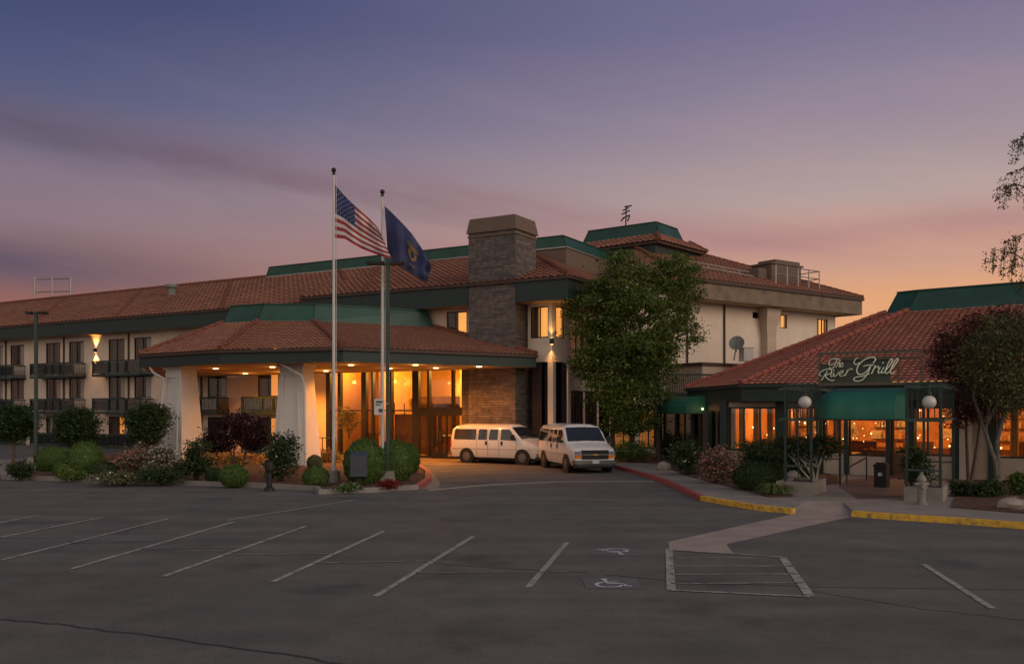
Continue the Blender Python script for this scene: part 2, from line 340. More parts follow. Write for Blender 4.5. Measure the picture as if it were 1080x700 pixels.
M['birch'] = mat('birch_bark', (.30,.27,.23), .85, .5, 5, .7, 18)
M['birch2'] = mat('birch_bark_dull', (.10,.088,.07), .85, .55, 5, .7, 18)
M['leafA'] = leafmat('tree_leaf', (.034,.064,.014), (.14,.19,.038), (.26,.27,.06))
M['leafB'] = leafmat('dark_leaf', (.016,.036,.012), (.055,.085,.026))
M['leafC'] = leafmat('clipped_leaf', (.045,.085,.018), (.12,.19,.04))
M['leafD'] = leafmat('olive_leaf', (.055,.062,.025), (.19,.18,.09))
M['maple'] = leafmat('maroon_leaf', (.020,.007,.008), (.062,.018,.018))
M['plum'] = leafmat('plum_leaf', (.045,.018,.014), (.14,.048,.036), (.15,.11,.05))
M['birchleaf'] = leafmat('birch_leaf', (.045,.048,.018), (.14,.14,.055), (.18,.12,.05))
M['pink'] = leafmat('pink_petal', (.55,.14,.18), (.80,.42,.42)); M['whitep'] = leafmat('white_petal', (.6,.56,.5), (.8,.78,.72)); M['redp'] = leafmat('red_petal', (.13,.012,.012), (.26,.035,.025)); M['yel'] = leafmat('yellow_petal', (.5,.32,.05), (.6,.42,.1))
M['blade'] = leafmat('strap_leaf', (.05,.09,.02), (.16,.20,.06))
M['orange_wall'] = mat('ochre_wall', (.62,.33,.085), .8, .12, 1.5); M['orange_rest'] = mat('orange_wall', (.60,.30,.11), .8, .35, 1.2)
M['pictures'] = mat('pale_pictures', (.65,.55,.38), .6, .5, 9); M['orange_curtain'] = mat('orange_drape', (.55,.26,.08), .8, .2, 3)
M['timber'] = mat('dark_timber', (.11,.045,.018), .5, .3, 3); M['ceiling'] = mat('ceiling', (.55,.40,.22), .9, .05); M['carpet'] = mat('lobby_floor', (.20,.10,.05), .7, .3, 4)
M['awning'] = mat('green_canvas', (.010,.105,.072), .6, .15, 1.5, .15, 30)
M['rock'] = mat('rock', (.25,.21,.18), .9, .35, 3, .8, 8)
M['blue_box'] = mat('slate_blue_metal', (.045,.050,.068), .45, .1, 3)
M['dishm'] = mat('dish_grey', (.13,.14,.12), .6, .1); M['globe'] = mat('white_globe', (.48,.46,.43), .3, .04); M['sign_panel'] = mat('sign_panel', (.045,.06,.045), .7, .2)
M['sill'] = mat('sill_paint', (.42,.37,.33), .7, .08)
M['letters'] = mat('cream_lettering', (.62,.64,.50), .5, .05, emis=(.8,.85,.6), estr=.03)
M['brown_frame'] = mat('brown_frame', (.085,.065,.045), .6, .2)
# ---------------------------------------------------------------- generators
def tiles(mb, A, B, C, D, pu=.32, pv=.42, amp=.05, nu=4, lift=.05):
    A, B, C, D = map(Vector, (A, B, C, D)); ua = (B-A).normalized(); n = (B-A).cross(D-A)
    if n.length < 1e-6: n = (B-A).cross(C-A)
    n.normalize()
    if n.z < 0: n = -n
    L = ((C+D)/2-(A+B)/2).length; rows = max(2, round(L/pv)); st = pu/nu
    for k in range(rows):
        v0, v1 = k/rows, (k+1)/rows
        L0, R0, L1, R1 = A.lerp(D, v0), B.lerp(C, v0), A.lerp(D, v1), B.lerp(C, v1)
        a0, b0, a1, b1 = [(q-A).dot(ua) for q in (L0, R0, L1, R1)]
        lo, hi = min(a0, a1), max(b0, b1)
        if hi-lo < .05: continue
        us = [lo]+[i*st for i in range(math.ceil((lo+.01)/st), math.floor((hi-.01)/st)+1)]+[hi]
        o = len(mb.v)
        for u in us:
            ub = min(max(u, a0), b0); ut = min(max(u, a1), b1)
            fb = (ub-a0)/max(b0-a0, 1e-6); ft = (ut-a1)/max(b1-a1, 1e-6)
            pb = L0.lerp(R0, fb); pt = L1.lerp(R1, ft); h = amp*abs(math.sin(math.pi*u/pu))
            mb.v += [tuple(pb+n*(h-.01)), tuple(pb+n*(h+lift)), tuple(pt+n*h)]
        for i in range(len(us)-1):
            q = o+3*i; w0 = us[i]/pu; w1 = us[i+1]/pu; c = (math.floor((w0+w1)/2)+.5, k+.5)
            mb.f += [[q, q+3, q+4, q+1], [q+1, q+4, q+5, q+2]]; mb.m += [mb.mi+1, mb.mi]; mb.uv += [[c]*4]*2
def hipcaps(mb0, p, q, r=.12, step=.42):
    mb = MB(); mb0.sub = getattr(mb0, 'sub', [])+[mb]
    p, q = Vector(p), Vector(q); L = (q-p).length; k = max(1, int(L/step)); up = Vector((0,0,.05))
    for i in range(k):
        a = p.lerp(q, i/k)+up; b = p.lerp(q, min(1, (i+1.12)/k))+up
        mb.tube([a, b], [r*1.12, r*.86], 7)
def wallcells(mb, fr, a0, a1, z0, z1, b, ops, depth=.22):
    """front face of a wall with real openings and their reveals; ops = (a0,a1,z0,z1)"""
    As = sorted({a0, a1, *[v for o in ops for v in o[:2] if a0 < v < a1]}); Zs = sorted({z0, z1, *[v for o in ops for v in o[2:] if z0 < v < z1]})
    for i in range(len(As)-1):
        for j in range(len(Zs)-1):
            ca, cz = (As[i]+As[i+1])/2, (Zs[j]+Zs[j+1])/2
            if any(o[0] < ca < o[1] and o[2] < cz < o[3] for o in ops): continue
            mb.poly(fr.p(As[i], b, Zs[j]), fr.p(As[i+1], b, Zs[j]), fr.p(As[i+1], b, Zs[j+1]), fr.p(As[i], b, Zs[j+1]))
    for x0, x1, y0, y1 in ops:
        for q in (((x0,y0),(x1,y0)), ((x1,y0),(x1,y1)), ((x1,y1),(x0,y1)), ((x0,y1),(x0,y0))):
            (p0, q0), (p1, q1) = q
            mb.poly(fr.p(p0, b, q0), fr.p(p1, b, q1), fr.p(p1, b-depth, q1), fr.p(p0, b-depth, q0))
def window(par, fr, a0, a1, z0, z1, b, mul=(.5,), cur=(), glass='glass', fm='bronze', w=.06, trans=(), room=True, label=None, sill=False):
    """frame with its pane, curtains and the dark room behind as children"""
    f = MB(); f.box(fr, a0, a1, b-.10, b-.02, z0, z0+w); f.box(fr, a0, a1, b-.10, b-.02, z1-w, z1)
    f.box(fr, a0, a0+w, b-.10, b-.022, z0+w, z1-w); f.box(fr, a1-w, a1, b-.10, b-.022, z0+w, z1-w)
    for m_ in mul: c = a0+(a1-a0)*m_; f.box(fr, c-w*.45, c+w*.45, b-.095, b-.03, z0+w, z1-w)
    for m_ in trans: c = z0+(z1-z0)*m_; f.box(fr, a0+w, a1-w, b-.09, b-.028, c-w*.5, c+w*.5)
    fo = f.build('window', M[fm], par)
    if label: fo['label'] = label
    if sill: MB().box(fr, a0-.06, a1+.06, b+.004, b+.07, z0-.09, z0-.005).build('sill', M['sill'], fo)
    MB().poly(fr.p(a0+.01, b-.06, z0+.01), fr.p(a1-.01, b-.06, z0+.01), fr.p(a1-.01, b-.06, z1-.01), fr.p(a0+.01, b-.06, z1-.01)).build('pane', M[glass], fo)
    for c0, c1, cm in cur:
        q = MB(); n = max(4, int((c1-c0)*(a1-a0)/.06)); vs = []
        for i in range(n+1):
            a = a0+(a1-a0)*(c0+(c1-c0)*i/n); bb = b-.27+.035*math.sin(i*1.9)+.02*math.sin(i*.7)
            vs += [fr.p(a, bb, z0+.03), fr.p(a, bb, z1-.03)]
        q.add(vs, [[2*i, 2*i+2, 2*i+3, 2*i+1] for i in range(n)]); q.build('curtain', M[cm], fo)
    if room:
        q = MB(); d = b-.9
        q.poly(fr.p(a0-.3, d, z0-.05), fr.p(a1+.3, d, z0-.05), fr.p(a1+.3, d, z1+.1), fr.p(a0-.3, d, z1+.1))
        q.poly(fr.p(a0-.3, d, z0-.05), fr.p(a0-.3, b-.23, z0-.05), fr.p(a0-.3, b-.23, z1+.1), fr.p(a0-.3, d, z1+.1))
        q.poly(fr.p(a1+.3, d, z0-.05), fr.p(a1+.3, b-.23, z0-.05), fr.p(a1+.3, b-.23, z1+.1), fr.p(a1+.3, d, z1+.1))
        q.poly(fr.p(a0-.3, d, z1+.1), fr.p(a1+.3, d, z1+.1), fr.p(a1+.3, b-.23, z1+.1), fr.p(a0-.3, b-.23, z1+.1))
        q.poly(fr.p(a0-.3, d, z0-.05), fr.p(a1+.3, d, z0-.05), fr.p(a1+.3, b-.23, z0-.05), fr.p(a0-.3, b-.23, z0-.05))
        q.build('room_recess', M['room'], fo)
    return fo
def light(kind, loc, energy, col, size=.1, rot=None, spot=None, par=None):
    d = bpy.data.lights.new('lamp_light', kind); d.energy = energy; d.color = col
    if kind == 'AREA': d.size = size
    else: d.shadow_soft_size = size
    if spot: d.spot_size = R(spot[0]); d.spot_blend = spot[1]
    o = bpy.data.objects.new('lamp_light', d); COL.objects.link(o); o.location = loc
    if rot: o.rotation_euler = rot
    return o
rng = np.random.default_rng(11)
def leafmesh(name, pts, size, mats, parent=None, frac=0, extra=None, nrm=None, asp=.55, jit=.35, drop=0):
    """many small leaf-shaped faces; mats = [leaf, (flower)]; extra = MB of solid geometry that goes with them"""
    n = len(pts); pts = np.asarray(pts, float)
    if nrm is None: nn = rng.normal(size=(n, 3)); nn[:, 2] = np.abs(nn[:, 2])+.3
    else: nn = nrm+rng.normal(size=(n, 3))*.55
    nn /= np.linalg.norm(nn, axis=1)[:, None]
    t = rng.normal(size=(n, 3)); t[:, 2] -= drop; t -= nn*(t*nn).sum(1)[:, None]; t /= np.linalg.norm(t, axis=1)[:, None]
    s = np.cross(nn, t); sz = size*(1+jit*rng.normal(size=(n, 1))).clip(.4, 2)
    v = np.stack([pts-t*sz*.5, pts+s*sz*asp*.5-t*sz*.05+nn*sz*.08, pts+t*sz*.5, pts-s*sz*asp*.5-t*sz*.05+nn*sz*.08], 1).reshape(-1, 3)
    f = np.arange(4*n).reshape(-1, 4)
    mi = np.zeros(n, int)
    if frac: mi[rng.random(n) < frac] = 1
    o0 = ORG.get(parent.name, Vector((0,0,0))) if parent else Vector((0,0,0))
    ev = extra.v if extra else []; ef = extra.f if extra else []
    allv = np.vstack([v]+([np.array(ev)] if ev else []))-np.array(o0)
    me = bpy.data.meshes.new(name)
    me.vertices.add(len(allv)); me.vertices.foreach_set('co', allv.ravel())
    loops = list(f.ravel()); starts = list(range(0, 4*n, 4)); tot = 4*n
    for q in ef:
        starts.append(tot); loops += [4*n+i for i in q]; tot += len(q)
    me.loops.add(tot); me.loops.foreach_set('vertex_index', loops)
    me.polygons.add(len(starts)); me.polygons.foreach_set('loop_start', starts)
    me.polygons.foreach_set('material_index', list(mi)+[(extra.m[i] if extra else 0) for i in range(len(ef))])
    for m_ in mats: me.materials.append(M[m_])
    me.update(calc_edges=True); me.validate()
    o = bpy.data.objects.new(name, me); COL.objects.link(o)
    if parent: o.parent = parent; ORG[o.name] = o0
    return o
def clumps(ells, nc, nl, cs=.35, bottom=None, shell=.75):
    """leaf points: clump centres spread through the ellipsoids, leaves round each centre"""
    vol = np.array([e[3]*e[4]*e[5] for e in ells])**.8; vol /= vol.sum(); out = []
    for e, k in zip(ells, rng.multinomial(nc, vol)):
        d = rng.normal(size=(k, 3)); d /= np.linalg.norm(d, axis=1)[:, None]
        r = shell+(1-shell)*rng.random((k, 1)); r[rng.random(k) < .25] *= .6
        c = np.array(e[:3])+d*r*np.array(e[3:6])
        q = np.repeat(c, nl, 0)+rng.normal(size=(k*nl, 3))*cs*np.array([1, 1, .48])*np.repeat(.6+.8*rng.random((k, 1)), nl, 0)
        out.append(q)
    q = np.vstack(out)
    return q[q[:, 2] > bottom] if bottom is not None else q
GROUPS = {'ball': 'clipped round shrubs in the left island', 'loose': 'loose shrubs in the planting beds', 'street': 'small dark trees along the hotel wing'}
def ballbush(x, base, w, h, label, lf='leafC', dy=0, z0=.1, group='clipped round shrubs in the island bed'):
    X, Y, _ = G(x, base, z0); Y += dy; X = (x-HX)/FP*Y; s = FP/Y; rx = w/2/s; H = h/s; rz = H*.56; cz = z0+H-rz
    n = int(5200+7000*rx*rx); d = rng.normal(size=(n, 3)); d /= np.linalg.norm(d, axis=1)[:, None]
    ph = np.arctan2(d[:, 1], d[:, 0]); lump = 1+.035*np.sin(3*ph+x)+.03*np.sin(5*d[:, 2]*3+x)+.02*rng.normal(size=n)
    pts = np.array([X, Y, cz])+d*np.array([rx, rx, rz])*lump[:, None]; k = pts[:, 2] > .02; 
    core = MB(); core.ball((X, Y, cz), (rx*.95, rx*.95, rz*.95), 18, 10); core.tube([(X, Y, 0), (X, Y, cz)], .06, 6)
    o = leafmesh('clipped_shrub', pts[k], .055, [lf], None, 0, core, d[k]); return tag(o, label, 'shrub', group)
def bush(x, base, w, h, label, lf='leafB', flower=None, frac=0, n=90, dy=0, size=.085, name='shrub', group='loose shrubs in the planting beds', stems=True, z0=.1, low=.12, cat='shrub'):
    X, Y, _ = G(x, base, z0); Y += dy; X = (x-HX)/FP*Y; s = FP/Y; rx = w/2/s; H = h/s
    ells = [(X+rx*.25*math.sin(i*2.3+x), Y+rx*.3*math.cos(i*1.7+x), z0+H*(.5+.1*math.sin(i*3.1)), rx*(.72+.1*math.sin(i+x)), rx*.7, H*.46) for i in range(4)]
    pts = clumps(ells, int(n), 34, .13*max(rx, .5)+.04, z0-.05, .55)
    st = MB()
    if stems:
        st.mi = 2
        for i in range(7):
            a = i*2.4; st.tube([(X+.05*math.cos(a), Y+.05*math.sin(a), 0), (X+rx*.3*math.cos(a), Y+rx*.3*math.sin(a), z0+H*.45), (X+rx*.6*math.cos(a), Y+rx*.6*math.sin(a), z0+H*.8)], [.03, .02, .008], 5)
    o = leafmesh(name, pts, size, [lf, flower or lf, 'bark'], None, frac, st); return tag(o, label, cat, group)
def tree(name, label, X, Y, ells, lf, trunkpts, tr, nc, nl, cs, size, limb='bark', group=None, cat='tree', bottom=None, nlimbs=10, drop=0):
    t = thing(name, label, cat, (X, Y, 0), 0, group)
    b = MB()
    for tp in trunkpts: b.tube(tp, [tr*(1-.6*i/(len(tp)-1)) for i in range(len(tp))], 9)
    r = random.Random(int(X*10))
    tops = [tp[-1] for tp in trunkpts]; mids = [tp[len(tp)//2] for tp in trunkpts]
    for i in range(nlimbs):
        e = r.choice(ells); a = r.choice(tops+mids)
        g = (e[0]+e[3]*r.uniform(-.7,.7), e[1]+e[4]*r.uniform(-.7,.7), e[2]+e[5]*r.uniform(-.5,.8))
        m1 = [(a[j]*.6+g[j]*.4)+r.uniform(-.15,.15) for j in range(3)]
        b.tube([a, m1, g], [tr*.38, tr*.22, tr*.07], 6)
    b.build('trunk', M[limb], t, True, recalc=False)
    leafmesh('crown', clumps(ells, nc, nl, cs, bottom), size, [lf], t, drop=drop); return t
# ================================================================ SETTING
FA = Fr(-38.9, 68.5, -30); FW = Fr(10.42, 53.06, 35.1)
b = MB(); b.poly((-900,-300,0), (900,-300,0), (900,1500,0), (-900,1500,0)); struct('ground', b, M['asphalt'])
def g2(*q): return [G(x, y)[:2] for x, y in q]
# left planting bed with its kerb
LK = [(16,487.5), (9,492), (5,498), (8,504.8), (90,507.5), (180,510.5), (275,513.5), (336,517), (340,520.5), (390,518.5), (438,515.5), (449,508), (449,500), (441,494), (430,489)]
lk = g2(*LK); bed = lk+[(-6.2,44.6), (-12,49), (-22,50.5)]
b = MB(); b.prism(bed, -.05, .10); struct('planting_bed', b, M['soil'])
b = MB(); b.ribbon([(*q, 0) for q in lk[:11]], .02, .22, 0, .15); struct('kerb', b, M['concrete'])
b = MB(); b.ribbon([(*q, 0) for q in lk[10:]], .02, .20, 0, .152); struct('red_kerb', b, M['red_paint'])
b = MB(); b.ribbon([(*q, 0) for q in g2((463,515.5), (464,509), (458,500), (448,494), (436,489))], .62, 0, 0, .006); struct('gutter_apron', b, M['concrete'])
b = MB(); b.ribbon([(*q, 0) for q in g2((452,516.6), (520,510.8), (585,508), (660,507.4), (690,507.6))], .10, .10, 0, .008); struct('valley_gutter', b, M['white_line'])
b = MB(); b.prism(g2((-80,486.5), (24,487.2), (24,488.8), (-80,488.4)), 0, .14); struct('kerb', b, M['concrete'])
b = MB(); b.poly(*[(*q, .004) for q in g2((440,489.5), (470,491), (545,487.5), (610,484.6))], (3.2,46.5,.004), (-.2,46.2,.004), *[(*FA.p(a_,.1,0)[:2], .004) for a_ in (42,33,16)], (-25.5,57.2,.004), (-12.5,50.4,.004), (-6.6,45,.004)); struct('driveway', b, M['drive'])
# right pavement, its painted kerb, ramp, path
RC = [(560,480.5), (612,485), (648,493), (675,500), (705,510), (743,527.5), (770,532.5), (800,537.5), (838,541.5)]
RY = [(900,544), (940,547), (1010,551.5), (1080,557), (1300,575)]
rc = g2(*RC); ry = g2(*RY); notch = g2((850,533), (888,534))
b = MB(); b.prism(rc+notch+ry+[(30,30), (24,60), (4,60), (1.5,50)], -.05, .13); struct('pavement', b, M['concrete'])
b = MB(); b.ribbon([(*q, 0) for q in rc[:6]], .03, .14, 0, .137); struct('red_kerb', b, M['red_paint'])
b = MB(); b.ribbon([(*q, 0) for q in rc[5:]], .03, .15, 0, .138); b.ribbon([(*q, 0) for q in ry], .03, .15, 0, .138); struct('yellow_kerb', b, M['yellow_paint'])
b = MB(); n0, n1 = notch; b.poly((*rc[-1], .005), (*ry[0], .005), (*n1, .132), (*n0, .132)); b.poly((*rc[-1], .005), (*n0, .132), (*n0, 0)); struct('kerb_ramp', b, M['path'])
b = MB(); b.poly(*[(*q, .005) for q in g2((838,541.6), (900,544.2), (766,573.8), (774,584.2), (706,579.5), (705,571.2))]); struct('path', b, M['path'])
PV = [G(x, y, .134) for x, y in ((884,513), (905,526), (962,524), (966,505), (936,500), (892,506))]
b = MB(); b.poly(*PV); struct('brick_paving', b, M['pavers'])
bd = [G(x, y, .13)[:2] for x, y in ((700,491), (722,501), (752,509), (784,517), (812,524.5), (836,524), (838,512), (884,510), (884,503), (800,480), (715,474))]
b = MB(); b.prism(bd, .1, .16); struct('planting_bed', b, M['soil'])
bd = [G(x, y, .13)[:2] for x, y in ((1003,535), (1300,560), (1300,520), (1060,506), (1000,507), (1010,520))]
b = MB(); b.prism(bd, .1, .158); struct('planting_bed', b, M['soil'])
b = MB(); b.poly(*[G(x, y, .134) for x, y in ((640,484.5), (700,490), (712,485), (700,476), (640,475))]); struct('brick_paving', b, M['pavers'])
# painted markings
b = MB()
def line(p, q, w=.1, z=.009):
    p = Vector(G(*p)); q = Vector(G(*q)); d = (q-p).normalized(); n = Vector((-d.y, d.x, 0))*w/2; up = Vector((0,0,z))
    b.poly(p+n+up, q+n+up, q-n+up, p-n+up)
for p, q in (((-40,559),(40,543.5)), ((-40,574.5),(108,545.5)), ((-10,593.5),(177,547)), ((75,600),(246,550.5)), ((172,608),(322,555)), ((287,614),(405,560)), ((396,629),(499,565.6)), ((557,619.5),(598,572)),
             ((974,595),(1046.6,641.6)), ((240,548.6),(372,527.5)), ((1150,600),(1260,650))): line(p, q)
struct('parking_line', b, M['white_line'])
b = MB()
for p, q in (((-40,567.5),(100,566.3)), ((70,572.5),(175,569.8)), ((150,578.5),(258,577)), ((236,585.3),(350,583.9)), ((330,593.6),(457,591.6)), ((438,604),(600,603)), ((40,524),(72,515.5)), ((100,524.5),(160,514)), ((160,525.5),(205,516.5)), ((205,527),(257,518.3)), ((268,527.8),(303,518.5)), ((0,519.5),(60,511)), ((66,530),(110,520))): line(p, q, .07)
struct('faded_parking_line', b, M['faint_line'])
b = MB(); line((705.5,579),(708,622.5), .13); line((708,622.5),(854,629.5), .08, .0125); line((825,587.5),(854.5,629), .14); line((706,580),(825,587.5), .08, .0125)
for f in (.18, .38, .58, .80):
    pa = (705.7+2.3*f, 579+43.5*f); pb = (825+29*f, 587.5+42*f-6.5); line((pa[0], pa[1]+1.5), pb, .055)
struct('access_aisle_marking', b, M['white_line'])
def wheelchair(cx, cy, w, flip):
    """wheelchair symbol painted in a worn darker box"""
    X, Y, _ = G(cx, cy); q = MB(); q.poly((X-w*.52, Y-w*.52, .005), (X+w*.52, Y-w*.52, .005), (X+w*.52, Y+w*.52, .005), (X-w*.52, Y+w*.52, .005)); struct('symbol_background', q, M['faint_sq'])
    q = MB(); T = lambda u, v: (X+flip*u*w, Y+flip*v*w, .0095)
    def st(pts, th=.035):
        for (u0, v0), (u1, v1) in zip(pts, pts[1:]):
            d = math.hypot(u1-u0, v1-v0); nx, ny = -(v1-v0)/d*th, (u1-u0)/d*th
            q.poly(T(u0+nx, v0+ny), T(u1+nx, v1+ny), T(u1-nx, v1-ny), T(u0-nx, v0-ny))
    st([(-.06+.24*math.cos(R(a)), -.14+.24*math.sin(R(a))) for a in range(110, 385, 14)])
    st([(-.10,.30),(-.06,-.02),(.16,-.02),(.26,-.28),(.34,-.25)], .04); st([(-.08,.14),(.12,.14)], .03)
    q.poly(*[T(-.10+.07*math.cos(i*.785), .39+.07*math.sin(i*.785)) for i in range(8)]); struct('accessible_symbol', q, M['symbol'])
M['faint_sq'] = paintmat('worn_box', (.125,.12,.115), .47); M['symbol'] = paintmat('symbol_paint', (.52,.53,.56), .40)
wheelchair(648, 581.5, .84, -1); wheelchair(645, 615, .80, 1)
b = MB(); r_ = random.Random(3)
def crack(px, w):
    pts = [G(x, y) for x, y in px]; fine = []
    for p, q in zip(pts, pts[1:]):
        for i in range(8):
            f = i/8; fine.append((p[0]+(q[0]-p[0])*f+r_.uniform(-.03,.03), p[1]+(q[1]-p[1])*f+r_.uniform(-.03,.03), 0))
    b.ribbon(fine+[pts[-1]], w/2, w/2, 0, .004)
crack(((-20,651),(60,658),(170,672),(300,690),(420,712)), .05); crack(((640,606),(720,613),(860,619),(1090,622)), .035); crack(((430,590),(480,596),(620,604)), .03); crack(((850,622),(960,640),(1090,655)), .02)
struct('crack_sealing', b, mat('tar', (.028,.026,.025), .6))

# ================================================================ HOTEL
hotel = thing('hotel_building', 'large cream three storey hotel with red tiled roofs, green bands, stone chimney and balconies', 'hotel', (-2, 50, 0))
# ---- left wing
pairs = [-20.5, -13.4, -6.3, .8, 7.9, 15.0, 22.1, 29.2]; floors = [4.95, 2.42, .0]; ops = []; wins = []
LITW = {(15.0,2,0): 1, (29.2,1,0): 1, (29.2,2,0): 1, (-6.3,1,1): 1, (29.2,0,0): 1}
for c in pairs:
    for fi, zf in enumerate(floors):
        for s_, (w0, w1) in enumerate(((c-2.2, c-.5), (c+.5, c+2.2))):
            o = (w0, w1, zf+(.98 if zf else .92), zf+(2.5 if zf else 2.15)); ops.append(o); wins.append((c, fi, s_, o))
b = MB(); wallcells(b, FA, -27, 32.5, -.1, 8.3, 0, ops); b.poly(FA.p(-27,0,-.1), FA.p(-27,-12,-.1), FA.p(-27,-12,8.4), FA.p(-27,0,8.4))
b.build('wall', M['stucco'], hotel, recalc=False)
r_ = random.Random(5)
for c, fi, s_, o in wins:
    if LITW.get((c, fi, s_)): cur = [(0,.47,'curtain'), (.50,.98,'lit_soft')]
    else:
        cur = r_.choice([[(.5,.97,'curtain_light')], [(.02,.3,'curtain'),(.55,.97,'curtain_light')], [(.52,.97,'curtain_light')], [(.02,.97,'curtain')], [(.02,.48,'curtain_light'),(.6,.97,'curtain')]])
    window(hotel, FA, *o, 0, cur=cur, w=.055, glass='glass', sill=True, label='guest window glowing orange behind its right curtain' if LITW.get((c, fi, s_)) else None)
for c in pairs:
    for fi, zf in enumerate(floors):
        b = MB(); a0, a1 = c-2.6, c+2.45; b.box(FA, a0, a1, .003, 1.0, zf-.10, zf+.06); bo = b.build('balcony', M['dgreen'], hotel)
        b = MB()
        for z in (zf+.14, zf+.90): b.box(FA, a0, a1, .94, .99, z-.03, z+.03)
        b.box(FA, a0, a1, .93, 1.0, zf+.93, zf+.97)
        for e in (a0, a1-.05):
            for z in (zf+.14, zf+.90): b.box(FA, e, e+.05, .003, .93, z-.03, z+.03)
            for k in range(7): b.box(FA, e+.01, e+.035, .08+k*.13, .10+k*.13, zf+.17, zf+.87)
        for a in (a0, c-.9, c-.05, c+.85, a1-.06): b.box(FA, a, a+.06, .935, .995, zf+.06, zf+.93)
        k = a0+.12
        while k < a1-.1: b.box(FA, k, k+.022, .955, .975, zf+.17, zf+.87); k += .115
        b.build('railing', M['dgreen'], bo, recalc=False)
        b = MB(); b.box(FA, a0+.06, a1-.06, .90, .915, zf+.2, zf+.84); b.build('privacy_panel', M['dark_glass'], bo)
for c in pairs: b = MB(); b.tube([FA.p(c-.02, .06, 0), FA.p(c-.02, .06, 8.0)], .06, 6); b.build('downspout', M['fascia_brown'], hotel)
# eaves, roof of the wing
ZE, ZL, ZR = 8.75, 9.05, 12.2
b = MB(); tiles(b, FA.p(-28,1,ZE), FA.p(32.3,1,ZE), FA.p(32.3,-8,ZR), FA.p(-28,-8,ZR), pu=.42, pv=.46, amp=.05, nu=4)
roof = b.build('roof', [M['tile'], M['riser_shade']], hotel, recalc=False)
b = MB(); b.poly(FA.p(-28,-8,ZR), FA.p(34,-8,ZR), FA.p(34,-16,ZE), FA.p(-28,-16,ZE)); b.poly(FA.p(-28,1,ZE), FA.p(-28,-8,ZR), FA.p(-28,-16,ZE)); b.build('rear_slope', M['tile'], roof, recalc=False)
b = MB(); b.box(FA, -28, 31.4, .9, 1.0, ZE-.95, ZE-.12); b.build('fascia', M['dgreen'], hotel)
b = MB(); b.box(FA, -28, 31.45, .88, 1.08, ZE-.12, ZE-.005); b.build('gutter', M['fascia_brown'], hotel)
b = MB(); b.box(FA, -28, 31.4, 0, .9, ZE-.955, ZE-.90); b.build('soffit', M['soffit'], hotel)
b = MB(); hipcaps(b, FA.p(-28,-8,ZR+.04), FA.p(19.6,-8,ZR+.04), .14, .5)
for t in (-14.5, -1.5, 8, 18, 28.5): hipcaps(b, FA.p(t+7,1.0,ZE+.02), FA.p(t-2,-8,ZR+.02), .09, .45)
b.build('ridge', M['ridge'], roof, recalc=False)
# ---- lobby block
b = MB()
wallcells(b, FA, 31.6, 42.9, 5.25, 8.4, .004, [(40.9,42.2,6.45,7.8)]); b.build('wall', M['stucco'], hotel, recalc=False)
window(hotel, FA, 40.9, 42.2, 6.45, 7.8, .004, mul=(.42,), cur=[(.44,.98,'lit')], label='upper window lit orange beside the stone tower')
# roof of lobby block : eave to corner E, hip, right facet
E = FA.p(48.65,1,ZL); Ht = FA.p(41.5,-8,ZR); VR = FA.p(48.65,-9,ZL); HtR = FA.p(41.5,-14,ZR)
b = MB(); tiles(b, FA.p(31.5,1,ZL), E, Ht, FA.p(31.5,-8,ZR+.02), pu=.40, pv=.44); tiles(b, E, VR, HtR, Ht, pu=.40, pv=.44)
roof = b.build('roof', [M['tile'], M['riser_shade']], hotel, recalc=False)
b = MB(); b.poly(FA.p(31.5,1,ZL), FA.p(31.5,-8,ZR+.02), FA.p(31.5,-8,ZR-.32), FA.p(31.5,1,ZE)); b.box(FA, 31.6, 44.0, -15.2, -8.02, ZR-2.6, ZR-.01); b.build('flat_core', M['cap'], roof, recalc=False)
b = MB(); hipcaps(b, E, Ht, .13, .42); hipcaps(b, FA.p(36,1,ZL+.02), FA.p(30.5,-8,ZR+.02), .09, .45); hipcaps(b, FA.p(31.55,1,ZL+.03), FA.p(31.55,-4,ZL+1.75), .1, .45); b.build('ridge', M['ridge'], roof, recalc=False)
b = MB(); b.box(FA, 31.5, 42.88, .9, 1.0, ZL-1.1, ZL-.12); b.box(FA, 45.7, 48.6, .9, 1.0, ZL-1.1, ZL-.12); b.box(FA, 48.5, 48.6, -9, .9, ZL-1.1, ZL-.12); b.build('fascia', M['dgreen'], hotel)
b = MB(); b.box(FA, 31.4, 48.7, 1.0, 1.1, ZL-.13, ZL-.01); b.box(FA, 48.6, 48.72, -9, 1.0, ZL-.13, ZL-.012); b.build('gutter', M['fascia_brown'], hotel)
b = MB(); b.box(FA, 31.5, 48.5, -.6, .9, ZL-1.105, ZL-1.05); b.build('soffit', M['soffit'], hotel)
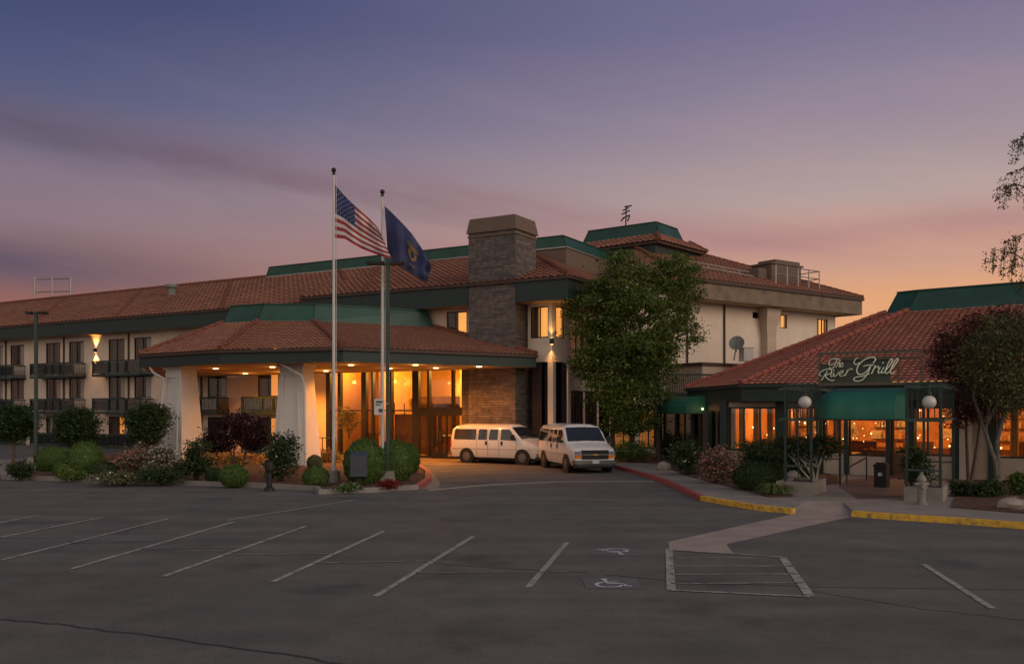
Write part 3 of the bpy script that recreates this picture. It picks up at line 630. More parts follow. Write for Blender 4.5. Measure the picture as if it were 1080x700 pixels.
# green parapet band on the flat core
def band3(pts, z0, z1, inn=.25, name='parapet', m='green', par=None, seam=1.2):
    b = MB(); n = len(pts); cx = sum(p[0] for p in pts)/n; cy = sum(p[1] for p in pts)/n
    top = [(p[0]+(cx-p[0])/math.hypot(cx-p[0], cy-p[1])*inn, p[1]+(cy-p[1])/math.hypot(cx-p[0], cy-p[1])*inn) for p in pts]
    for i in range(n):
        j = (i+1) % n; b.poly((*pts[i], z0), (*pts[j], z0), (*top[j], z1), (*top[i], z1))
        L = math.hypot(pts[j][0]-pts[i][0], pts[j][1]-pts[i][1]); k = max(1, int(L/seam))
        for q in range(k+1):
            f = q/k; a = (pts[i][0]*(1-f)+pts[j][0]*f, pts[i][1]*(1-f)+pts[j][1]*f, z0+.01); c = (top[i][0]*(1-f)+top[j][0]*f, top[i][1]*(1-f)+top[j][1]*f, z1)
            if q in (0, k): b.bar(a, c, .035, .03)
        b.bar((*top[i], z1+.02), (*top[j], z1+.02), .10, .05); 
    b.poly(*[(*q, z1-.05) for q in top]); o = b.build(name, M[m], par or hotel, recalc=False)
    b = MB()
    for i in range(n): j = (i+1) % n; b.bar((*pts[i], z0-.03), (*pts[j], z0-.03), .12, .07)
    b.build('flashing', M['metal'], o); return o
pp = [FA.p(19.6,-8,0)[:2], FA.p(44,-8,0)[:2], FA.p(44,-15,0)[:2], FA.p(19.6,-15,0)[:2]]; band3(pp, ZR+.08, ZR+.75, .25)
# ---- stone tower with chimney cap
def stonebox(mb, fr, a0, a1, b0, b1, z0, z1):
    def face(p, q, w, off):
        mb.add([(*p[:2], z0), (*q[:2], z0), (*q[:2], z1), (*p[:2], z1)], [(0,1,2,3)], [[(off,z0),(off+w,z0),(off+w,z1),(off,z1)]])
    A_, B_, C_, D_ = fr.p(a0,b1,0), fr.p(a1,b1,0), fr.p(a1,b0,0), fr.p(a0,b0,0)
    face(A_, B_, a1-a0, 0); face(B_, C_, b1-b0, a1-a0); face(C_, D_, a1-a0, 10); face(D_, A_, b1-b0, 20); mb.poly(*[(*q[:2], z1) for q in (A_, B_, C_, D_)])
b = MB(); stonebox(b, FA, 42.9, 45.66, -1.2, .96, 0, 11.6); stonebox(b, FA, 42.0, 42.9, -.2, .2, 0, 5.2)
ch = b.build('chimney', M['stone'], hotel, recalc=False)
b = MB(); b.box(FA, 42.86, 45.70, -1.24, 1.00, 11.38, 11.48); b.box(FA, 42.82, 45.76, -1.28, 1.05, 11.60, 11.64)
q = [(42.82,-1.28), (45.76,-1.28), (45.76,1.05), (42.82,1.05)]; t_ = [(42.94,-1.16), (45.62,-1.16), (45.62,.93), (42.94,.93)]
v = [FA.p(x, y, 11.641) for x, y in q]+[FA.p(x, y, 12.35) for x, y in t_]; b.add(v, [(0,1,5,4),(1,2,6,5),(2,3,7,6),(3,0,4,7),(4,5,6,7)])
b.build('chimney_cap', M['cap'], ch); b = MB(); b.tube([FA.p(44.6,0,12.3), FA.p(44.6,0,12.6)], .06, 6); b.build('flue', M['metal'], ch)
# ---- faceted bay right of the tower
p0, p1, p2, p3 = (.80,45.75), (1.98,44.75), (2.80,45.65), (7.3,53.3)
def frof(p, q): return Fr(p[0], p[1], math.degrees(math.atan2(q[1]-p[1], q[0]-p[0]))), math.hypot(q[0]-p[0], q[1]-p[1])
for (p, q, wa, wb) in ((p0, p1, .12, .86), (p1, p2, .25, .82)):
    f, L = frof(p, q); o = [(wa*L, wb*L, 6.2, 7.78)]; b = MB(); wallcells(b, f, 0, L, 5.0, 8.3, 0, o); b.build('wall', M['stucco_light'], hotel, recalc=False)
    window(hotel, f, *o[0], 0, mul=(.5,) if wa < .2 else (), cur=[(.01,.99,'lit')] if wa > .2 else [(.01,.28,'curtain'),(.28,.99,'lit')], room=False, label='bay window glowing orange above the vans' if wa < .2 else 'narrow lit pane on the far side of the bay')
    b = MB(); wallcells(b, f, .02, L-.02, .1, 5.0, -.35, [(.2,L-.15,.3,4.85)]); b.build('wall', M['bronze'], hotel, recalc=False)
    window(hotel, f, .2, L-.15, .3, 4.85, -.35, mul=(.5,), trans=(.55,), glass='dark_glass', cur=[(.02,.4,'curtain')])
for (x, y) in ((1.98,44.85), (2.78,45.6)):
    b = MB(); b.cbox(x, y, 0, .30, .30, 5.0, -30); b.build('bay_column', M['stucco_light'], hotel)
f, L = frof(p2, p3); ops = [(.4+i*1.7, 1.85+i*1.7, z0, z1) for i in range(5) for z0, z1 in ((.3,3.6), (4.6,7.4)) if 1.85+i*1.7 < L]
b = MB(); wallcells(b, f, 0, L, 0, 8.3, -.01, ops); b.build('wall', M['stucco'], hotel, recalc=False)
for o in ops: window(hotel, f, *o, -.01, glass='dark_glass', cur=[(.1,.4,'curtain')] if o[2] > 1 or o[0] < 4 else [(.05,.9,'lit_soft')])
# ---- right wing
f = FW; ops = [(5.65,6.35,8.32,8.72), (8.35,9.0,7.85,8.72), (12.1,13.25,7.5,8.68), (-1.3,-.4,3.6,5.2), (9.6,10.8,4.5,6.2)]; low = [(-5.9,-4.3,.4,2.7), (-4.0,-2.4,.4,2.7), (-2.1,-.5,.4,2.7), (-5.9,-4.3,3.4,5.4), (-4.0,-2.4,3.4,5.4)]
b = MB(); wallcells(b, f, -6.2, 14.1, 0, 9.2, 0, ops+low); b.poly(f.p(14.1,0,0), f.p(14.1,-12,0), f.p(14.1,-12,9.2), f.p(14.1,0,9.2)); b.build('wall', M['stucco_light'], hotel, recalc=False)
window(hotel, f, *ops[0], 0, mul=(), label='small dark high window near the bracket'); window(hotel, f, *ops[1], 0, mul=(), cur=[(.02,.98,'lit')], label='lit square window beside the bracket')
window(hotel, f, *ops[2], 0, cur=[(.02,.42,'curtain_light'),(.47,.98,'lit')], label='lit window near the far end of the right wing'); window(hotel, f, *ops[3], 0); window(hotel, f, *ops[4], 0)
for i, o in enumerate(low): window(hotel, f, *o, 0, glass='dark_glass', trans=(.6,), cur=[(.05,.9,'lit_soft')] if i in (0,1) else [(.1,.5,'curtain')])
b = MB()   # flared bracket pier
pr = [(0,.0,.75), (7.3,0.0,.75), (8.3,.0,1.2), (8.9,0,1.25)]
v = []
for z, a, w in ((0,6.75,1.0), (7.2,6.75,1.0), (7.9,6.6,1.15), (8.5,6.45,1.45), (8.95,6.4,1.6)):
    a -= .3; v += [f.p(a, .003, z), f.p(a, w*.5, z), f.p(a+w*.85, w*.5, z), f.p(a+w*.85, .003, z)]
b.add(v, [(4*i+j, 4*i+(j+1) % 4, 4*i+4+(j+1) % 4, 4*i+4+j) for i in range(4) for j in range(4)]); b.build('bracket_pier', M['low_wall'], hotel)
b = MB(); b.box(f, -1.5, 15.2, 1.2, 1.3, 9.0, 9.93); b.box(f, -1.5, -1.4, -5, 1.2, 9.0, 9.93); b.box(f, 15.1, 15.2, -9, 1.2, 9.0, 9.93); b.build('fascia', M['wood'], hotel)
b = MB(); b.box(f, -1.5, 15.3, 1.22, 1.42, 9.932, 10.12); b.box(f, 15.2, 15.34, -9, 1.22, 9.932, 10.12); b.build('gutter', M['fascia_brown'], hotel)
b = MB(); b.box(f, -1.5, 15.1, 0, 1.2, 8.98, 9.04); b.build('soffit', M['soffit'], hotel)
b = MB(); ct = f.p(15.3,1.35,10.12); rt = f.p(8.3,-6.7,13.45)
tiles(b, f.p(-1.5,1.35,10.12), ct, rt, f.p(1.5,-6.7,13.45), pu=.40, pv=.44); tiles(b, ct, f.p(15.3,-13,10.12), f.p(8.3,-8.5,13.45), rt, pu=.40, pv=.44)
roof = b.build('roof', [M['tile'], M['riser_shade']], hotel, recalc=False); b = MB(); hipcaps(b, ct, rt, .13); hipcaps(b, f.p(1.5,-6.7,13.5), rt, .13); hipcaps(b, f.p(-1.5,1.35,10.15), f.p(1.5,-6.7,13.5), .13); b.build('ridge', M['ridge'], roof, recalc=False)
b = MB(); b.poly(f.p(1.5,-6.7,13.4), rt, f.p(8.3,-13,10), f.p(1.5,-13,10)); b.poly(f.p(-1.5,1.35,10.1), f.p(1.5,-6.7,13.42), f.p(-1.5,-6.7,10.1)); b.build('rear_slope', M['tile'], roof, recalc=False)
b = MB()
for o_, dz in ((0,0), (.35,.32)): b.tube([f.p(.6,-1.9-o_,11.75+dz), f.p(1.5,-1.4-o_,11.45+dz), f.p(6.2,-.4-o_,11.02+dz)], .045, 6)
for k in range(5): fa = .8+k*1.1; b.tube([f.p(fa,-1.8+k*.28,11.1), f.p(fa,-1.8+k*.28,11.75-k*.1)], .03, 5)
b.build('roof_pipe', M['metal'], roof)
for a in (-.2, 3.0):
    b = MB(); b.tube([f.p(a,.08,5.3), f.p(a,.08,9.0)], .055, 6); b.build('downspout', M['fascia_brown'], hotel)
b = MB(); b.box(f, -1.87, 8, .003, 2.8, 0, 5.05); lo = b.build('low_block', M['low_wall'], hotel)
b = MB(); b.box(f, -1.97, 8.1, .004, 2.9, 5.051, 5.22); b.build('parapet_cap', M['fascia_brown'], lo)
# ---- mass between the lobby block and the pavilion
b = MB(); b.prism([(2.9,54.5), (9.0,53.4), (11,58), (3,64), (-1,60)], 0, 10.5); b.build('wall', M['stucco_light'], hotel)
b = MB(); b.prism([(2.7,54.2), (9.2,53.1), (11.1,58.2), (3,64.3), (-1.2,60.2)], 10.5, 10.72); b.build('trim', M['fascia_brown'], hotel)
# ---- upper pavilion
K0, K1, K2, K3 = (2.1,63), (9.3,57), (13.4,61.7), (6.4,68)
I0, I1, I2, I3 = (3.4,63.7), (9.5,58.9), (12.2,62.2), (6.8,66.6)
J = [(4.9,63.1), (9.75,59.5), (11.9,62.3), (7,66)]
b = MB(); 
for p, q, r2, s2 in ((K0,K1,I1,I0), (K1,K2,I2,I1), (K3,K0,I0,I3), (K2,K3,I3,I2)): tiles(b, (*p,13.35), (*q,13.35), (*r2,14.12), (*s2,14.12), pu=.40, pv=.44)
roof = b.build('roof', [M['tile'], M['riser_shade']], hotel, recalc=False); b = MB()
for p, q in ((K0,I0), (K1,I1), (K2,I2)): hipcaps(b, (*p,13.38), (*q,14.14), .13)
b.build('ridge', M['ridge'], roof, recalc=False)
def inset(pts, d):
    cx = sum(p[0] for p in pts)/len(pts); cy = sum(p[1] for p in pts)/len(pts); return [(p[0]+(cx-p[0])*d, p[1]+(cy-p[1])*d) for p in pts]
ks = [K0, K1, K2, K3]
b = MB(); b.prism(inset(ks, .02), 13.2, 13.34); b.build('gutter', M['fascia_brown'], hotel)
b = MB(); b.prism(inset(ks, .10), 12.25, 13.2); b.build('fascia', M['dgreen'], hotel)
b = MB(); b.prism(inset(ks, .22), 10.73, 12.08); b.build('wall', M['low_wall'], hotel)
b = MB(); b.prism(inset(ks, .08), 12.08, 12.25); b.build('trim', M['fascia_brown'], hotel)
b = MB(); b.poly(*[(*q, 14.12) for q in (I0, I1, I2, I3)]); b.build('flat_deck', M['cap'], hotel)
band3(J, 14.14, 15.08, .45)
# ---- lobby glass front and the room behind it
LG0, LG1 = FA.t(345), FA.t(497.5)
tp = [FA.t(x) for x in (346,358,384,404,438,450,475,491)]
b = MB(); zt = 5.15
for a, w in ((LG0+.1,.3), (tp[1],.22), (tp[2],.34), (FA.t(393),.1), (FA.t(411),.32), (FA.t(438.5),.42), (FA.t(452),.14), (FA.t(477.5),.12), (LG1-.35,.5)): b.box(FA, a-w/2, a+w/2, -.18, .05, 0, zt)
b.box(FA, LG0, LG1, -.15, .03, zt-.12, zt+.1); b.box(FA, tp[4], LG1, -.17, .045, 2.30, 2.72); b.box(FA, LG0, tp[4], -.12, .02, 2.52, 2.60); b.box(FA, LG0, LG1, -.13, .03, 0, .12)
b.box(FA, FA.t(464)-.06, FA.t(464)+.06, -.12, .04, .1, 2.32); b.box(FA, FA.t(456)-.05, FA.t(456)+.05, -.12, .03, .1, 2.32)
gw = b.build('glass_front', M['bronze'], hotel)
b = MB(); b.poly(FA.p(LG0,-.08,.1), FA.p(LG1,-.08,.1), FA.p(LG1,-.08,zt), FA.p(LG0,-.08,zt)); b.build('pane', M['glass'], gw)
dr = MB(); dr.box(FA, FA.t(457), FA.t(463.6), -.06, .055, .12, .40); dr.box(FA, FA.t(464.6), FA.t(471.5), -.06, .055, .12, .40)
for x in (457,463.3,465,471.2): dr.box(FA, FA.t(x)-.035, FA.t(x)+.035, -.06, .056, .40, 2.3)
do = dr.build('door', M['bronze'], hotel); b = MB()
for x in (462.6,465.4): b.tube([FA.p(FA.t(x),.11,.9), FA.p(FA.t(x),.11,1.5)], .02, 6)
b.build('handle', M['chrome'], do)
D = 7.5; b = MB()
b.poly(FA.p(LG0,-D,0), FA.p(LG1,-D,0), FA.p(LG1,-D,zt), FA.p(LG0,-D,zt)); b.poly(FA.p(LG0,-.2,0), FA.p(LG0,-D,0), FA.p(LG0,-D,zt), FA.p(LG0,-.2,zt)); b.poly(FA.p(LG1,-.2,0), FA.p(LG1,-D,0), FA.p(LG1,-D,zt), FA.p(LG1,-.2,zt))
b.box(FA, LG0+2.2, LG0+2.5, -5.5, -2.0, .02, zt-.03); b.box(FA, LG0+6.3, LG0+6.6, -D+.1, -4.4, .02, zt-.03)
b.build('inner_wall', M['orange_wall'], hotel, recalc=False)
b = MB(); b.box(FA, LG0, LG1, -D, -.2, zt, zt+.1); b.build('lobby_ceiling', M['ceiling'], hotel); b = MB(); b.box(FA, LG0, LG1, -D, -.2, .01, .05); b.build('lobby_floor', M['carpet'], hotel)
b = MB(); b.box(FA, LG0+2.9, LG0+6.1, -5.4, -5.0, .05, 3.4); b.box(FA, LG0+2.7, LG0+6.2, -5.6, -4.5, 2.95, 3.3); b.box(FA, LG0+6.8, LG1-.4, -6.4, -6.0, 2.75, 3.1); b.box(FA, LG0+3.0, LG0+6.0, -2.6, -2.45, .05, 2.35); b.box(FA, LG0+.3, LG0+2.1, -3.2, -3.0, .05, 1.2); b.box(FA, LG0+7.0, LG0+7.3, -5, -4.7, .05, 2.9)
for i in range(5): b.box(FA, LG0+3.0+i*.72, LG0+3.06+i*.72, -2.44, -2.40, 2.35, 3.0)
b.build('timber_partition', M['timber'], hotel)
# reception things
t = thing('reception_desk', 'dark timber reception desk inside the lit lobby', 'desk', FA.p(LG0+5, -3.8, .05))
b = MB(); b.box(FA, LG0+3.6, LG0+6.0, -4.2, -3.4, .05, 1.05); b.build('desk_body', M['timber'], t); b = MB(); b.box(FA, LG0+3.5, LG0+6.1, -4.3, -3.3, 1.051, 1.11); b.build('desk_top', M['low_wall'], t)
for i, (x, d, lab) in enumerate(((459,-2.2,'dark armchair inside the lobby behind the entrance doors'), (424,-2.0,'dark armchair inside the lobby left of the entrance doors'))):
    a = FA.t(x, d); t = thing('armchair', lab, 'armchair', FA.p(a, d, .05), 0, 'armchairs in the lobby')
    b = MB(); b.box(FA, a-.35, a+.35, d-.35, d+.3, .2, .48); b.build('seat', M['timber'], t); b = MB(); b.box(FA, a-.38, a+.38, d-.48, d-.352, .2, 1.0); b.build('backrest', M['timber'], t)
    for s_ in (-1, 1): b = MB(); b.box(FA, a+s_*.42-.06, a+s_*.42+.06, d-.4, d+.3, .05, .68); b.build('armrest', M['timber'], t)
for a, d, e in ((LG0+1.1,-1.6,110), (LG0+4.2,-2.4,260), (LG0+7.6,-3.4,330), (LG0+8.3,-1.6,110)):
    b = MB(); c = FA.p(a, d, zt-.06); b.tube([c, (c[0], c[1], c[2]+.04)], .14, 12); b.build('ceiling_light', M['lamp'], hotel)
    light('POINT', (c[0], c[1], c[2]-.35), e*2.1, (1, .46, .085), .25)
for x, z in ((428,4.3), (458,3.9)):
    a = FA.t(x, -4.3); c = FA.p(a, -D+.5 if x > 440 else -4.6, z); light('POINT', (c[0], c[1], z), 110, (1, .45, .09), .12)
# ---- wall lamps
def sconce(fr, a, b_, z, lab, e=60):
    e *= 3.2
    q = MB(); q.box(fr, a-.09, a+.09, b_+.003, b_+.16, z-.16, z+.16); o = q.build('wall_lamp', M['bronze'], hotel); o['label'] = lab
    q = MB(); q.box(fr, a-.07, a+.07, b_+.03, b_+.14, z+.162, z+.168); q.box(fr, a-.07, a+.07, b_+.03, b_+.14, z-.168, z-.162); q.build('lamp_lens', M['lamp'], o)
    c = fr.p(a, b_+.22, z)
    tq = lambda d: Vector(d).to_track_quat('-Z','Y').to_euler(); n_ = fr.n
    light('SPOT', (c[0], c[1], z-.18), e, (1, .48, .12), .03, tq((-n_[0]*.30, -n_[1]*.30, -1)), (74, .9)); light('SPOT', (c[0], c[1], z+.18), e*.6, (1, .48, .12), .03, tq((-n_[0]*.4, -n_[1]*.4, 1)), (80, .9))
sconce(FA, FA.t(101.5), 0, 6.75, 'lit wall lamp high on the left wing', 90)
f_ = Fr(2.0, 44.68, -20); sconce(f_, 0, 0, 6.0, 'lit wall lamp on the corner of the bay', 26)
# ================================================================ ENTRANCE CANOPY
cano = thing('entrance_canopy', 'drive-through entrance canopy with red tiled hip roof and tapered cream columns', 'canopy', (-9, 44, 0))
V = [(-18.3,44.2), (-13.2,40.7), (-7.3,38.9), (1.2,44.2)]; RG = [(-14.7,45.9), (-12.7,44.9), (-9.9,44.9), (-4.2,48.2)]
ze, zr = 5.3, 7.0; V4 = (.9,45.5); V5 = (-17.0,55.5); b = MB()
for i in range(3): tiles(b, (*V[i],ze), (*V[i+1],ze), (*RG[i+1],zr), (*RG[i],zr), pu=.27, pv=.30, amp=.034, lift=.036)
tiles(b, (*V5,ze), (*V[0],ze), (*RG[0],zr), (-13.6,50.5,zr), pu=.27, pv=.30, amp=.034, lift=.036); b.poly((*V[3],ze), (*V4,ze), (*RG[3],zr))
roof = b.build('roof', [M['tile'], M['riser_shade']], cano, recalc=False); b = MB()
for i in range(4): hipcaps(b, (*V[i],ze+.03), (*RG[i],zr+.02), .12, .36)
b.build('ridge', M['ridge'], roof, recalc=False)
band3(RG+[(-5,49.3), (-13.6,50.5)], zr, zr+.88, .35, par=cano)
for i, (p, q) in enumerate(((V5,V[0]), (V[0],V[1]), (V[1],V[2]), (V[2],V[3]), (V[3],V4))):
    f, L = frof(p, q); 
    if i == 0: fb, gb = MB(), MB()
    fb.box(f, .0, L, -.12, -.02, ze-.62, ze-.14); gb.box(f, -.03, L+.03, -.14, .10, ze-.139, ze-.01)
    fb.box(f, 0, L, -.20, -.121, ze-.50, ze-.2)
fb.build('fascia', M['dgreen'], cano); gb.build('gutter', M['fascia_brown'], cano)
b = MB(); sq = V+[V4, FA.p(42,.1,0)[:2], FA.p(18,.1,0)[:2]]; b.prism(inset(sq, .012), ze-.60, ze-.56); b.build('soffit', M['soffit'], cano)
def column(x, Y, h0, h1, lab, deg):
    X = (x-HX)/FP*Y; f = Fr(X, Y, deg); b = MB(); v = []
    for z, w in ((0, h0), (4.55, h1)): v += [f.p(-w, -w*.72, z), f.p(w, -w*.72, z), f.p(w, w*.72, z), f.p(-w, w*.72, z)]
    b.add(v, [(0,1,5,4),(1,2,6,5),(2,3,7,6),(3,0,4,7),(4,5,6,7)]); b.box(f, -h1-.1, h1+.1, -h1*.72-.1, h1*.72+.1, 4.551, 4.74)
    o = b.build('column', M['column'], cano); o['label'] = lab
    b = MB()      # raised border round the recessed front panel
    def fp(u, z, off=0): w = h0+(h1-h0)*z/4.55; return f.p(u*w, w*.72+off, z)
    for u0, z0, u1, z1 in ((-.62,.35,-.62,4.2), (.62,.35,.62,4.2), (-.62,4.2,.62,4.2), (-.62,.35,.62,.35)): b.bar(fp(u0, z0, .03), fp(u1, z1, .03), .08, .07, up=(f.n[0], f.n[1], 0))
    b.build('panel_moulding', M['column'], o)
    return f
fc1 = column(191, 44.0, .95, .60, 'left tapered canopy column, partly lit orange', -33); fc2 = column(313, 41.6, .92, .60, 'right tapered canopy column behind the clipped shrubs', -20)
b = MB(); b.tube([(-17.7,43.9,4.75), (-17.4,43.7,4.4), (-16.75,43.35,4.1), (-16.6,43.0,3.9), (-17.0,42.9,.1)], .055, 8); b.build('downspout', M['pole'], cano)
q0 = P(292,379,40.2); q1 = P(318,396,40.2); b = MB(); b.tube([q0, (q0[0]+.1,q0[1],q0[2]-.15), q1, (q1[0]+.12,q1[1],q1[2]-.3), (q1[0]+.14,q1[1]+.1,.1)], .06, 8); b.build('downspout', M['pole'], cano)
for x, y, e in ((-7.5,42.0,120), (-4.5,42.0,160), (-11.7,44.0,90), (-10.1,41.8,50), (-1.6,43.6,80), (-6.2,45.6,220), (-12.6,50.0,420), (-10.0,48.4,330), (-15.4,52.0,260), (-3.8,45.0,110), (-15.0,45.6,50)):
    b = MB(); b.tube([(x,y,ze-.635), (x,y,ze-.6)], .13, 12); b.build('downlight', M['lamp'], cano)
    light('SPOT', (x, y, ze-.75), e*3.2, (1, .33, .045), .12, (0,0,0), (150, .5)); light('POINT', (x, y, ze-1.0), e*.12, (1, .36, .06), .1)
# ================================================================ RESTAURANT
FR = Fr(9.16, 37.5, -38)
rest = thing('restaurant_building', 'low restaurant with red clay tiled hip roof, green fascia and orange lit windows', 'restaurant', (14, 36, 0))
ea, eb, ec = (8.3,42.9), (9.13,36.0), FR.p(18,1.2,0)[:2]; ra, rb, rc_ = (16.8,40.4), (17.39,39.58), FR.p(18,-6.7,0)[:2]; re, rr = 3.6, 6.9
b = MB(); tiles(b, (*ea,re), (*eb,re), (*rb,rr), (*ra,rr), pu=.25, pv=.29, amp=.034, lift=.036); tiles(b, (*eb,re), (*ec,re), (*rc_,rr), (*rb,rr), pu=.25, pv=.29, amp=.034, lift=.036)
b.poly((*ea,re), (*ra,rr), (26,50,rr), (14,52,re)); roof = b.build('roof', [M['tile_red'], M['riser_shade']], rest, recalc=False)
b = MB(); hipcaps(b, (*eb,re+.03), (*rb,rr+.03), .13, .36); hipcaps(b, (*ea,re+.03), (*ra,rr+.03), .13, .36); b.build('ridge', mat('red_ridge', (.24,.07,.05), .85, .35, 6), roof, recalc=False)
band3([ra, rb, rc_, (36,45), (27,52)], rr, rr+.95, .55, par=rest)
for i, (p, q) in enumerate((((14,52),ea), (ea,eb), (eb,ec))):
    f, L = frof(p, q)
    if i == 0: fb, gb, db = MB(), MB(), MB()
    fb.box(f, 0, L, -.16, -.04, re-.66, re-.12); gb.box(f, -.03, L+.05, -.18, .10, re-.118, re-.005); db.box(f, 0, L, -1.15, -.161, re-.60, re-.55)
fb.build('fascia', M['dgreen'], rest); gb.build('gutter', M['dgreen'], rest); db.build('soffit', M['dgreen'], rest)
T = FR.t; WZ = (.92, 2.72); DZ = (.14, 2.42)
ops = [(T(768),T(819),*WZ), (T(829),T(863),*WZ), (T(868),T(892),*WZ), (T(895),T(936),.84,2.50), (T(939),T(961),*DZ), (T(964),T(1008),*WZ), (T(1052),T(1052)+5.2,*WZ)]
b = MB(); wallcells(b, FR, -.15, 17.5, 0, 3.1, 0, ops, .3); b.build('wall', M['low_wall'], rest, recalc=False)
mulsets = [(.33,.66), (.33,.66), (.5,), (), (), (.33,.66), (.5,)]
for i, o in enumerate(ops):
    if i == 4: continue
    window(rest, FR, *o, 0, mul=mulsets[i], room=False, w=.07, fm='dgreen' if i != 3 else 'bronze', glass='glass')
o = ops[4]; b = MB(); b.box(FR, o[0], o[0]+.12, -.12, -.03, *DZ); b.box(FR, o[1]-.12, o[1], -.12, -.03, *DZ); b.box(FR, o[0]+.12, o[1]-.12, -.12, -.03, 2.28, 2.42); b.box(FR, o[0]+.12, o[1]-.12, -.12, -.03, .14, .95)
dr = b.build('door', M['timber'], rest); b = MB(); b.poly(FR.p(o[0]+.1,-.07,.9), FR.p(o[1]-.1,-.07,.9), FR.p(o[1]-.1,-.07,2.3), FR.p(o[0]+.1,-.07,2.3)); b.build('pane', M['glass'], dr)
b = MB(); b.tube([FR.p(o[0]+.2,.03,1.0), FR.p(o[0]+.2,.03,1.5)], .02, 6); b.build('handle', M['chrome'], dr)
for x, w in ((764.5,.30), (824,.36), (865.5,.22), (893.5,.16), (937.6,.16), (962.5,.2), (1010,.3), (1047,.25)):
    b = MB(); b.box(FR, T(x)-w/2, T(x)+w/2, .003, .16, 0, 2.98); b.build('post', M['dgreen'], rest)
b = MB(); b.box(FR, T(1014), T(1027), .003, .35, 0, 2.95); b.build('pilaster', M['low_wall'], rest)
# set back left flank with a glazed door under the small awning
fl, L = frof((8.15,45.2), (9.05,37.62)); ops2 = [(.4,2.6,.2,2.6), (3.0,5.0,.2,2.6), (5.4,7.3,.6,2.6)]
b = MB(); wallcells(b, fl, 0, L, 0, 3.1, 0, ops2); b.build('wall', M['dgreen'], rest, recalc=False)
for o in ops2: window(rest, fl, *o, 0, glass='dark_glass', room=False)
# dining room
Dp = 5.5; b = MB(); a0, a1 = 0, 17.3
b.poly(FR.p(a0,-Dp,0), FR.p(a1,-Dp,0), FR.p(a1,-Dp,3.1), FR.p(a0,-Dp,3.1)); b.poly(FR.p(a0,-.32,0), FR.p(a0,-Dp,0), FR.p(a0,-Dp,3.1), FR.p(a0,-.32,3.1)); b.poly(FR.p(a1,-.32,0), FR.p(a1,-Dp,0), FR.p(a1,-Dp,3.1), FR.p(a1,-.32,3.1))
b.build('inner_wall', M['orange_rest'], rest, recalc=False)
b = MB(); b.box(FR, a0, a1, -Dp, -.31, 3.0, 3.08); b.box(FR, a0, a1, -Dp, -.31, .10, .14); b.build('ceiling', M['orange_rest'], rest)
b = MB()
for a in (1.6, 3.0, 5.6, 8.3, 10.6, 12.5): b.box(FR, a, a+.14, -2.6, -2.4, .14, 3.0)
for a in (.3, 4.2, 9.0): b.box(FR, a, a+1.6, -Dp+.02, -Dp+.3, 1.3, 1.36); b.box(FR, a, a+1.6, -Dp+.02, -Dp+.3, 1.8, 1.86); b.box(FR, a, a+1.6, -Dp+.02, -Dp+.2, 2.2, 2.26)
b.box(FR, 4.9, 7.2, -1.6, -1.1, .14, 1.05); b.box(FR, 0, 17, -Dp+.02, -Dp+.05, .14, 1.0)
for k in range(9): a = .3+k*1.9; b.box(FR, a, a+1.1, -2.2-.8*(k % 2), -2.05-.8*(k % 2), .14, 1.35)
for k in range(30): a = 8.6+k*.1; b.box(FR, a, a+.03, -1.2, -1.17, 1.0, 2.2) if k < 9 else None
b.build('timber_fittings', M['timber'], rest)
b = MB(); r_ = random.Random(4)
for k in range(16): a = r_.uniform(.3, 16); z = r_.uniform(1.3, 1.9); b.box(FR, a, a+r_.uniform(.3,.7), -Dp+.03, -Dp+.06, z, z+r_.uniform(.3,.6))
for k in range(60): a = r_.choice((.3,4.2,9.0))+r_.uniform(.05,1.5); z = r_.choice((1.36,1.86,2.26)); b.box(FR, a, a+.05, -Dp+.1, -Dp+.16, z, z+.22)
b.build('pictures', M['pictures'], rest, recalc=False)
for k, a in enumerate((.12, .75, 1.35, 2.1, 3.0, 4.05, 10.2)):
    q = MB(); vs = []; n_ = 8
    for i in range(n_+1): aa = a+.26*i/n_; vs += [FR.p(aa, -.42+.03*math.sin(i*2.1), .9), FR.p(aa, -.42+.03*math.sin(i*2.1), 2.8)]
    q.add(vs, [[2*i, 2*i+2, 2*i+3, 2*i+1] for i in range(n_)]); q.build('curtain', M['orange_curtain'], rest)
r_ = random.Random(2); b = MB()
for k in range(150):
    a = r_.uniform(.2, 17); d = r_.choice((-.9,-1.8,-3.2,-5.1)); z = r_.choice((2.1,2.4,2.65,1.5,1.9,1.25)); b.ball(FR.p(a,d,z+r_.uniform(-.12,.12)), r_.choice((.016,.02,.035)), 6, 4)
b.build('string_lights', M['bulb'], rest)
